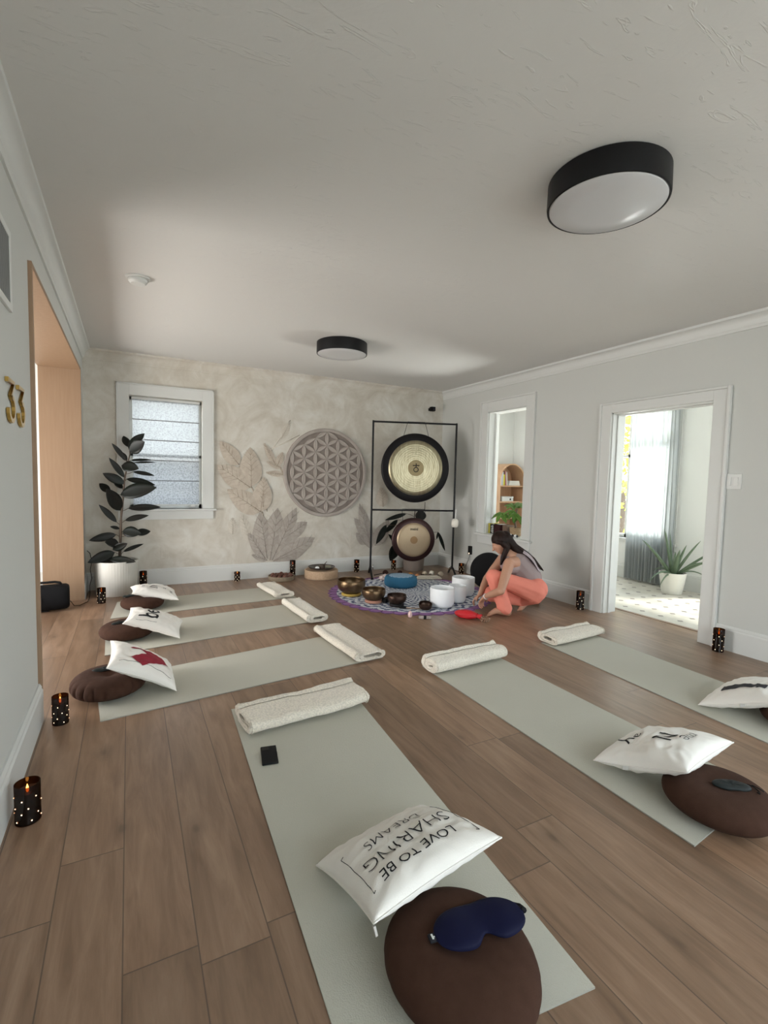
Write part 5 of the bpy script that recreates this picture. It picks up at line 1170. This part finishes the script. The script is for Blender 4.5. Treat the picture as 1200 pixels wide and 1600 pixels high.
# ================================================================== SUNROOM
t = thing('sheer_curtain', 'floor-length white sheer curtain in the sunroom beyond the doorway', 'curtain', (6.20, 4.17, 0))
bm = B(); ny = 150; zs = [0.02, 0.6, 1.2, 1.8, 2.2, 2.46]; prev = None; rows = []
for z in zs:
    amp = 0.035-0.018*(z/2.46); rows.append([bm.verts.new((amp*math.sin(j/ny*PI*2*13+0.6*math.sin(z*1.4))+0.012*math.sin(j*0.21+z), -0.38+(0.64+0.03*(z/2.46))*j/ny, z)) for j in range(ny+1)])
for a, b in zip(rows, rows[1:]):
    for j in range(ny): bm.faces.new((a[j], a[j+1], b[j+1], b[j]))
obj('curtain_cloth', bm, sheer_mat('sheer_voile', (0.46, 0.48, 0.485), 0.03, 0.42), t, True)
bm = B(); tube(bm, [(0, -0.45, 2.48), (0, 1.35, 2.48)], 0.012, 10); obj('curtain_rod', bm, M_TRIM, t, True)
AP = Vector((5.95, 3.60, 0)); rv = Vector((0.885, -0.465, 0)); fv = Vector((0.465, 0.885, 0))
t = thing('aloe_plant', 'spiky grey-green aloe in a tapered white pot in the sunroom', 'plant', tuple(AP))
bm = B(); lathe(bm, [(0.001, 0), (0.105, 0), (0.112, 0.006), (0.150, 0.25), (0.150, 0.262), (0.141, 0.262), (0.138, 0.235), (0.001, 0.235)], 56); obj('plant_pot', bm, mat('matte_white_ceramic', (0.74, 0.72, 0.66), 0.5), t, True, autos=40)
bm = B(); lathe(bm, [(0.001, 0.236), (0.137, 0.236), (0.13, 0.246), (0.001, 0.25)], 32); obj('soil', bm, M_SOIL, t, True)
M_ALOE = mat('aloe_green', (0.085, 0.13, 0.075), 0.5, col2=(0.13, 0.18, 0.11), nscale=8)
tips = [(155, 1090, 45, -20), (340, 1000, 40, 0), (385, 1030, 30, 60), (440, 1035, 30, 100), (495, 1120, 42, -60), (605, 1085, 36, -60), (735, 1108, 34, -190), (725, 1185, 30, -220), (635, 1255, 24, -200), (180, 1415, 30, -120), (245, 1450, 24, -160), (300, 1355, 22, 60), (622, 1372, 20, -160), (400, 1150, 60, -140), (520, 1200, 40, 140)]
for (X, Y, wd, dd) in tips:
    u_ = 0.001526; a = (X-430)*u_; z = 0.25+(1360-Y)*u_; dpt = dd*u_*0.9
    hz = abs(a)/0.4; p0 = rv*(a*0.06)+fv*(dpt*0.1)+Vector((0, 0, 0.235)); p3 = rv*a+fv*dpt+Vector((0, 0, z))
    up_ = Vector((0, 0, 0.10+0.12*hz)); pts = []; rad = []
    for k in range(13):
        s = k/12; p = p0*(1-s)**2+(p0*0.45+p3*0.55+up_*(0.7 if z < 0.45 else 0.25))*2*s*(1-s)+p3*s*s; pts.append(p); rad.append(max(0.0008, wd*u_*0.44*(1-s)**0.75*(0.75+0.5*s)))
    bm = B(); tube(bm, pts, rad, 8)
    obj('aloe_leaf', bm, M_ALOE, t, True)
# arched bookcase
BX0, BX1, BY0, BY1, BZ = 5.70, 6.275, 6.55, 6.885, 1.365
M_BC = mat('warm_oak_bookcase', (0.56, 0.34, 0.20), 0.5, col2=(0.62, 0.39, 0.24), nscale=3, stretch=(12, 12, 1))
t = thing('arched_bookcase', 'arched warm oak bookcase seen through the interior window', 'bookcase', ((BX0+BX1)/2, BY0, 0))
hw = (BX1-BX0)/2; D_ = BY1-BY0
bm = B(); outer = [(-hw, 0)]+[(-hw*math.cos(PI*k/24), BZ+hw*math.sin(PI*k/24)) for k in range(25)]+[(hw, 0)]; inner = [(-(hw-0.022), 0)]+[(-(hw-0.022)*math.cos(PI*k/24), BZ+(hw-0.022)*math.sin(PI*k/24)) for k in range(25)]+[(hw-0.022, 0)]
for k in range(len(outer)-1): prism(bm, [outer[k], outer[k+1], inner[k+1], inner[k]], 0, D_)
obj('arched_frame', bm, M_BC, t)
bm = B(); prism(bm, inner, D_-0.015, D_-0.005); obj('back_panel', bm, M_BC, t)
for z in (0.08, 0.40, 0.68, 0.965, 1.245):
    bm = B(); box(bm, -hw+0.022, hw-0.022, 0.004, D_-0.015, z, z+0.022); obj('shelf', bm, M_BC, t)
def book(x, y, z, w_, d_, h_, col, lab, rz=0, tilt=0, nm='book'):
    t = thing(nm, lab, 'book', (x, y, z), (0, tilt, rz)); c_ = mat('cover_%d_%d_%d' % tuple(int(q*255) for q in col), col, 0.6)
    bm = B(); box(bm, -w_/2, -w_/2+0.0025, 0, d_, 0, h_); box(bm, w_/2-0.0025, w_/2, 0, d_, 0, h_); box(bm, -w_/2, w_/2, 0, 0.003, 0, h_); obj('book_cover', bm, c_, t)
    bm = B(); box(bm, -w_/2+0.0025, w_/2-0.0025, 0.003, d_-0.004, 0.004, h_-0.004); obj('pages', bm, mat('paper', (0.75, 0.72, 0.65), 0.8), t)
SZ = 1.268
for i, (x, w_, h_, c_, l_) in enumerate([(5.757, 0.030, 0.205, (0.75, 0.74, 0.72), 'tall white book at the left end of the bookcase top shelf'), (5.792, 0.028, 0.235, (0.70, 0.70, 0.69), 'second white book on the bookcase top shelf'), (5.823, 0.030, 0.19, (0.72, 0.62, 0.03), 'bright yellow book on the bookcase top shelf'), (5.872, 0.022, 0.25, (0.62, 0.30, 0.28), 'pink leaning book on the bookcase top shelf'), (5.899, 0.020, 0.235, (0.72, 0.70, 0.68), 'thin white book right of the pink one on the bookcase top shelf')]):
    book(x, BY0+0.03, SZ, w_, 0.18, h_, c_, l_, tilt=(-0.10 if i > 2 else 0))
for k in range(3):
    t = thing('flat_book', ['lowest', 'middle', 'topmost'][k]+' of the white books lying flat on the bookcase top shelf', 'book', (6.065, BY0+0.03, SZ+0.028*k))
    bm = B(); box(bm, -0.13+0.008*k, 0.13-0.01*k, 0, 0.19, 0.001, 0.027, 0.002); obj('book_cover', bm, mat('white_cover', (0.72, 0.71, 0.70), 0.6), t); bm = B(); box(bm, -0.128+0.008*k, 0.127-0.01*k, -0.002, 0.19, 0.005, 0.022); obj('pages', bm, mat('paper', (0.75, 0.72, 0.65), 0.8), t)
t = thing('storage_box', 'low white box with a small dark mark on the bookcase middle shelf', 'box', (5.92, BY0+0.03, 0.988))
bm = B(); box(bm, -0.13, 0.13, 0, 0.2, 0, 0.075, 0.004); obj('box_body', bm, M_TRIM, t); bm = B(); box(bm, -0.132, 0.132, -0.002, 0.202, 0.066, 0.084, 0.003); obj('box_lid', bm, M_TRIM, t); bm = B(); box(bm, 0.045, 0.075, -0.003, -0.001, 0.02, 0.05); obj('box_mark', bm, M_DARK, t)
# window-sill things
WS = 0.6245
def sbook(y, w_, h_, col, lab, stripe=None):
    t = thing('sill_book', lab, 'book', (4.365, y, WS)); bm = B(); box(bm, 0, 0.003, -w_/2, w_/2, 0, h_); box(bm, 0, 0.16, -w_/2, -w_/2+0.003, 0, h_); box(bm, 0, 0.16, w_/2-0.003, w_/2, 0, h_); obj('book_cover', bm, mat('scover_%s' % int(col[0]*999), col, 0.5), t)
    bm = B(); box(bm, 0.003, 0.155, -w_/2+0.003, w_/2-0.003, 0.003, h_-0.004); obj('pages', bm, mat('paper', (0.75, 0.72, 0.65), 0.8), t)
    if stripe:
        bm = B()
        for k in range(9): box(bm, -0.0012, 0.0, -w_*0.42, w_*(0.05+0.3*((k*7) % 5)/5), 0.010+k*0.012, 0.016+k*0.012)
        obj('spine_print', bm, M_TRIM, t)
sbook(5.195, 0.040, 0.135, (0.42, 0.36, 0.05), 'olive yellow book at the left end of the interior window sill')
sbook(5.138, 0.070, 0.128, (0.02, 0.02, 0.022), 'black book with white spine print on the interior window sill', 1)
sbook(5.035, 0.120, 0.135, (0.035, 0.010, 0.012), 'thick dark maroon book on the interior window sill')
t = thing('brown_box', 'small brown box between the maroon book and the potted plant on the sill', 'box', (4.40, 4.925, WS)); bm = B(); box(bm, 0, 0.12, -0.045, 0.045, 0, 0.13, 0.004); obj('box_body', bm, mat('brown_card', (0.16, 0.10, 0.07), 0.7), t); bm = B(); box(bm, -0.001, 0.121, -0.046, 0.046, 0.105, 0.131, 0.004); obj('box_lid', bm, mat('brown_card', (0.16, 0.10, 0.07), 0.7), t)
SP = Vector((4.45, 4.775, WS)); t = thing('potted_money_tree', 'green leafy plant in a woven tan pot on the interior window sill', 'plant', tuple(SP))
bm = B(); lathe(bm, [(0.001, 0), (0.055, 0), (0.062, 0.005), (0.078, 0.105), (0.078, 0.115), (0.070, 0.115), (0.068, 0.095), (0.001, 0.09)], 40); obj('plant_pot', bm, mat('woven_tan', (0.42, 0.30, 0.17), 0.8, col2=(0.28, 0.18, 0.10), nscale=50, bump=0.6, bscale=70), t, True, autos=40)
bm = B(); tube(bm, [(0, 0, 0.09), (0.005, 0.02, 0.18), (0, 0.0, 0.27), (0.0, -0.01, 0.36)], [0.016, 0.012, 0.009, 0.005], 8); obj('trunk', bm, M_STEM, t, True)
M_GRN = mat('bright_leaf', (0.13, 0.26, 0.03), 0.4, col2=(0.05, 0.13, 0.02), nscale=14)
def pal(c_, r_, n_, nd, down):
    c_ = Vector(c_)
    for k in range(n_):
        a = 2*PI*k/n_+nd; tip = c_+Vector((math.cos(a)*0.6, math.sin(a), -down+0.3*math.sin(a+1)))*r_; bm = B(); leaf3d(bm, c_, tip, r_*0.42, fold=0.1, droop=0.15, n=6, face=Vector((-0.6, -0.2, 0.8)).normalized()); obj('leaf', bm, M_GRN, t, True)
    bm = B(); tube(bm, [(0, 0, 0.2), (c_.x*0.5, c_.y*0.5, (0.2+c_.z)/2+0.04), tuple(c_)], 0.0025, 6); obj('leaf_stalk', bm, M_GRN, t, True)
pal((-0.02, 0.27, 0.29), 0.16, 6, 0.2, 0.5); pal((-0.03, 0.05, 0.40), 0.13, 6, 0.9, 0.1); pal((0.0, -0.05, 0.42), 0.12, 6, 0.1, 0.1); pal((-0.05, -0.02, 0.30), 0.12, 6, 0.5, 0.6); pal((0.02, 0.13, 0.33), 0.12, 5, 1.2, 0.4); pal((-0.03, -0.08, 0.27), 0.10, 5, 0.4, 0.7)
rk = random.Random(5)
for k in range(5):
    bm = B(); bmesh.ops.create_icosphere(bm, subdivisions=2, radius=0.016+0.004*(k % 2))
    for v in bm.verts: v.co *= 1+0.2*noise.noise(v.co*60+Vector((k, 0, 0))); 
    o = obj('pebble', bm, M_CRYSTAL if k % 2 else mat('dark_pebble', (0.05, 0.05, 0.055), 0.5), None, True); o.location = (4.375+0.01*(k % 2), 4.66+0.042*k, WS+0.0155)
    prop(o, ['dark pebble nearest the right jamb on the sill', 'white pebble, right one in front of the pot on the sill', 'dark pebble in front of the middle of the pot on the sill', 'white pebble, left one in front of the pot on the sill', 'dark pebble at the left of the pot on the sill'][k], 'pebble', 'pebbles on the interior window sill')
# tree outside the sunroom
t = thing('garden_tree', 'yellow-green leafy tree with a few red blossoms outside the sunroom window', 'tree', (9.3, 6.9, -0.3))
bm = B(); tube(bm, [(0, 0, 0), (0.1, 0, 1.2), (-0.1, 0.1, 2.4), (0, 0, 3.2)], [0.14, 0.11, 0.07, 0.03], 10); obj('trunk', bm, M_STEM, t, True)
rt = random.Random(11); bm = B()
for k in range(1500):
    p = Vector((rt.gauss(0, 0.75), rt.gauss(0, 0.95), 2.3+rt.gauss(0, 0.75))); d = Vector((rt.uniform(-1, 1), rt.uniform(-1, 1), rt.uniform(-1, 0.4))).normalized(); leaf3d(bm, p, p+d*0.16, 0.075, n=3, face=Vector((-0.9, 0.1, 0.3)))
obj('foliage', bm, mat('tree_leaf', (0.22, 0.30, 0.05), 0.6, col2=(0.55, 0.42, 0.04), nscale=1.2), t, kind='stuff')
bm = B()
for k in range(14): ball(bm, (rt.gauss(-0.3, 0.5), rt.gauss(0, 0.8), 2.9+rt.gauss(0, 0.3)), 0.06, seg=8)
obj('blossoms', bm, mat('red_blossom', (0.6, 0.06, 0.05), 0.6), t, True)

# ================================================================== SQUATTING WOMAN
PR = Vector((3.40, 3.72, 0)); F = Vector((-0.885, 0.465, 0)); Lf = Vector((-0.465, -0.885, 0)); Z = Vector((0, 0, 1))
t = thing('person', 'woman in coral trousers and mauve top squatting beside the cloth, long dark hair', 'person', tuple(PR))
def q(x, y, z): return Vector((x, y, z))-PR
J = dict(pelvis=q(3.665, 3.665, 0.245), waist=q(3.655, 3.685, 0.35), chest=q(3.565, 3.765, 0.475), neckb=q(3.478, 3.825, 0.575), neckt=q(3.435, 3.845, 0.625), head=q(3.405, 3.86, 0.690),
 shL=q(3.355, 3.668, 0.522), elL=q(3.135, 3.528, 0.290), wrL=q(3.145, 3.765, 0.178), shR=q(3.54, 3.975, 0.510), elR=q(3.37, 4.02, 0.295), wrR=q(3.235, 3.955, 0.150),
 hipL=q(3.615, 3.575, 0.225), hipR=q(3.715, 3.755, 0.225), knL=q(3.200, 3.715, 0.385), anL=q(3.285, 3.625, 0.075), toeL=q(3.150, 3.690, 0.022), heL=q(3.315, 3.612, 0.035),
 knR=q(3.36, 3.93, 0.15), anR=q(3.650, 3.705, 0.095), ballR=q(3.575, 3.715, 0.022), toeR=q(3.535, 3.745, 0.014), heR=q(3.675, 3.690, 0.115))
bm = B()
limb(bm, [J['pelvis'], J['waist'], J['chest'], J['neckb']], [0.125, 0.110, 0.122, 0.074]); limb(bm, [J['neckb'], J['neckt'], J['head']], [0.052, 0.046, 0.05])
limb(bm, [J['chest']+Z*0.02, J['shL']], [0.085, 0.050]); limb(bm, [J['chest']+Z*0.02, J['shR']], [0.085, 0.050])
for s in 'LR':
    limb(bm, [J['sh'+s], J['sh'+s]*0.5+J['el'+s]*0.5, J['el'+s]], [0.054, 0.048, 0.039]); limb(bm, [J['el'+s], J['el'+s]*0.6+J['wr'+s]*0.4, J['wr'+s]], [0.039, 0.037, 0.025])
    limb(bm, [J['hip'+s], J['kn'+s]], [0.095, 0.060]); limb(bm, [J['kn'+s], J['kn'+s]*0.6+J['an'+s]*0.4, J['an'+s]], [0.055, 0.052, 0.032])
limb(bm, [J['heL'], J['anL']*0.4+J['toeL']*0.6+Z*0.012, J['toeL']], [0.032, 0.030, 0.020]); capsule(bm, J['anL'], J['heL'], 0.03, 0.03)
limb(bm, [J['heR'], J['ballR']], [0.028, 0.024]); capsule(bm, J['anR'], J['heR'], 0.03, 0.026)
for k in range(5):
    o1 = Lf*(0.028-0.013*k); r_ = 0.011-0.0012*k
    tl = J['toeL']+o1*1.0-F*0.005; capsule(bm, tl, tl+F*(0.032-0.004*k)-Z*0.008, r_, r_*0.85, 8)
    tr = J['ballR']+o1; capsule(bm, tr, tr+F*(0.035-0.004*k)-Z*0.006, r_, r_*0.85, 8)
# head: skull, jaw, nose, ear; looks left and down
hd = (F*0.80-Z*0.42+Lf*0.08).normalized(); hl = Lf.copy(); hu = hd.cross(hl).normalized(); hu = hu if hu.z > 0 else -hu; H0 = J['head']
def hp(f, l, u): return H0+hd*f+hl*l+hu*u
ball(bm, hp(0.000, 0, 0.022), 0.082, seg=20); ball(bm, hp(-0.025, 0, 0.022), 0.078, seg=20); limb(bm, [hp(0.035, 0, -0.01), hp(0.045, 0, -0.065)], [0.062, 0.030]); limb(bm, [hp(0.082, 0, 0.005), hp(0.100, 0, -0.022)], [0.008, 0.013])
capsule(bm, hp(0.074, 0.016, -0.045), hp(0.074, -0.016, -0.045), 0.012, 0.012, 8)
for s in (-1, 1): ball(bm, hp(0.072, s*0.028, 0.008), 0.015, seg=10); limb(bm, [hp(-0.005, s*0.080, 0.012), hp(-0.008, s*0.082, -0.022)], [0.014, 0.009])
# hands with five fingers closing on small things at the cloth edge
for s, side in (('L', 1), ('R', -1)):
    w_ = J['wr'+s]; d = (F*0.35+Vector((0.25, 0.45, 0))-Z*0.75 if s == 'L' else F*0.60-Z*0.55-Lf*0.15).normalized(); a_ = d.cross(Z).normalized(); nn = a_.cross(d).normalized()
    pm = w_+d*0.045
    for k in range(4): limb(bm, [w_+a_*(0.010*(k-1.5)), pm+d*0.022+a_*(0.0175*(k-1.5))], [0.015, 0.0115])
    for k in range(4):
        L1 = (0.030, 0.034, 0.032, 0.025)[k]; p0 = pm+d*0.028+a_*(0.0185*(k-1.5)); p1 = p0+(d*0.92-nn*0.4).normalized()*L1; p2 = p1+(d*0.55-nn*0.84).normalized()*L1*0.75; p3 = p2+(d*0.1-nn*0.99).normalized()*L1*0.5
        limb(bm, [p0, p1, p2, p3], [0.0090, 0.0082, 0.0075, 0.0065])
    th0 = w_+d*0.018+a_*(side*0.018); th1 = th0+(d*0.6+a_*side*0.75-nn*0.2).normalized()*0.034; th2 = th1+(d*0.85+a_*side*0.1-nn*0.5).normalized()*0.028
    limb(bm, [th0, th1, th2], [0.0125, 0.0100, 0.0080])
bake_remesh('body', bm, M_SKIN, t, 0.0042, 3)
# trousers
bm = B()
ball(bm, J['pelvis']-F*0.015+Lf*0.055, 0.132, (1, 1, 0.95)); ball(bm, J['pelvis']-F*0.015-Lf*0.055, 0.132, (1, 1, 0.95)); limb(bm, [J['pelvis'], J['waist']-Z*0.02], [0.130, 0.113])
limb(bm, [J['hipL'], J['hipL']*0.5+J['knL']*0.5, J['knL']], [0.112, 0.094, 0.076]); limb(bm, [J['knL'], J['knL']*0.5+J['anL']*0.5, J['anL']+Z*0.012-F*0.0, ], [0.076, 0.074, 0.070]); limb(bm, [J['anL']+Z*0.03+F*0.035, J['anL']+Z*0.008-F*0.02], [0.052, 0.050])
limb(bm, [J['hipR'], J['knR']], [0.112, 0.085]); limb(bm, [J['knR'], J['anR']+Z*0.02+F*0.05], [0.082, 0.072]); limb(bm, [J['hipL']-Z*0.03, J['anR']+F*0.06+Z*0.0], [0.095, 0.050])
for v in bm.verts:
    if v.co.z < 0.018: v.co.z = 0.018
    c_ = v.co; v.co = c_+Vector((1, 1, 0.4))*0.0035*math.sin(c_.z*70+c_.x*40)*(1 if c_.z < 0.36 else 0)
bake_remesh('trousers', bm, M_CORAL, t, 0.0065, 4)
# sleeveless top: torso shell ending at waist with low back and shoulder straps
bm = B(); limb(bm, [J['waist']-Z*0.03, J['waist'], J['chest']], [0.122, 0.123, 0.137]); limb(bm, [J['chest'], J['neckb']-Z*0.035+F*0.0], [0.122, 0.083]); limb(bm, [J['chest'], J['shL']-Z*0.06+Lf*-0.03], [0.10, 0.050]); limb(bm, [J['chest'], J['shR']-Z*0.06-Lf*-0.03], [0.10, 0.050])
for v in bm.verts: c_ = v.co; v.co = c_+Vector((0.5, 0.5, 0.2))*0.003*math.sin(c_.z*55+c_.x*60)
bake_remesh('tank_top', bm, M_TOP, t, 0.006, 4)
# pale printed shawl panel falling over the far half of the back to the waist
bm = B(); A0 = J['neckb']-F*0.015+Z*0.055; nS = 16; rows = []
for i in range(nS+1):
    s = 0.22+0.78*i/nS; c_ = (J['neckb']*(1-s)+(J['waist']-F*0.01)*s); up_ = (Z*0.75-F*0.66).normalized(); R_ = 0.116+0.034*math.sin(PI*min(1, s*1.05)); row = []
    for k in range(15):
        a = -0.75+1.45*k/14; dirv = (up_*math.cos(a)-Lf*math.sin(-a)*1.0); row.append(bm.verts.new(c_+dirv*(R_+0.012+0.004*math.sin(k*1.7+s*5))-Lf*0.012))
    rows.append(row)
for a, b in zip(rows, rows[1:]):
    for k in range(14): bm.faces.new((a[k], a[k+1], b[k+1], b[k]))
o = obj('back_panel', bm, M_SCARF, t, True); md = o.modifiers.new('thick', 'SOLIDIFY'); md.thickness = 0.003
bm = B(); k = 40; cW = J['waist']-Z*0.035; ax1 = F; ax2 = Lf; tube(bm, [cW+ax1*0.129*math.cos(2*PI*i/k)+ax2*0.127*math.sin(2*PI*i/k)+Z*(0.02*math.cos(2*PI*i/k)) for i in range(k+1)], 0.010, 8); obj('waistband', bm, mat('lilac_band', (0.42, 0.25, 0.35), 0.8, col2=(0.55, 0.35, 0.38), nscale=30), t, True)
# hair: cap, knot, long fall over the back
bm = B(); ball(bm, hp(-0.012, 0, 0.044), 0.090, (1, 1, 1), 24); ball(bm, hp(-0.045, 0, 0.020), 0.083, seg=20); ball(bm, hp(-0.075, 0.0, 0.050), 0.056, seg=16); ball(bm, hp(-0.090, 0.0, 0.010), 0.052, seg=16)
fall = [hp(-0.075, 0.01, 0.0), J['neckb']-F*0.055+Z*0.075, J['chest']-F*0.075+Z*0.105, J['chest']-F*0.150+Z*0.060, J['waist']-F*0.125+Z*0.085]
limb(bm, fall, [0.060, 0.052, 0.040, 0.026, 0.010]); limb(bm, [p+Lf*0.03-Z*0.004 for p in fall[1:]], [0.036, 0.034, 0.022, 0.007]); limb(bm, [p-Lf*0.035-Z*0.004 for p in fall[1:]], [0.036, 0.034, 0.022, 0.007])
limb(bm, [hp(0.030, 0.055, 0.045), hp(0.000, 0.078, 0.020), hp(-0.03, 0.068, -0.05), J['shL']*0.35+J['neckb']*0.65+F*0.055+Z*0.0, J['shL']*0.4+J['neckb']*0.6+F*0.075-Z*0.065], [0.028, 0.026, 0.034, 0.026, 0.012])
bake_remesh('hair', bm, M_HAIR, t, 0.005, 3)
bm = B(); wl_ = J['wrL']; dd = (J['wrL']-J['elL']).normalized(); a1 = dd.orthogonal().normalized(); a2 = dd.cross(a1); tube(bm, [wl_-dd*0.015+a1*0.027*math.cos(2*PI*i/24)+a2*0.027*math.sin(2*PI*i/24) for i in range(25)], 0.004, 6); obj('bracelet', bm, M_CRYSTAL, t, True)
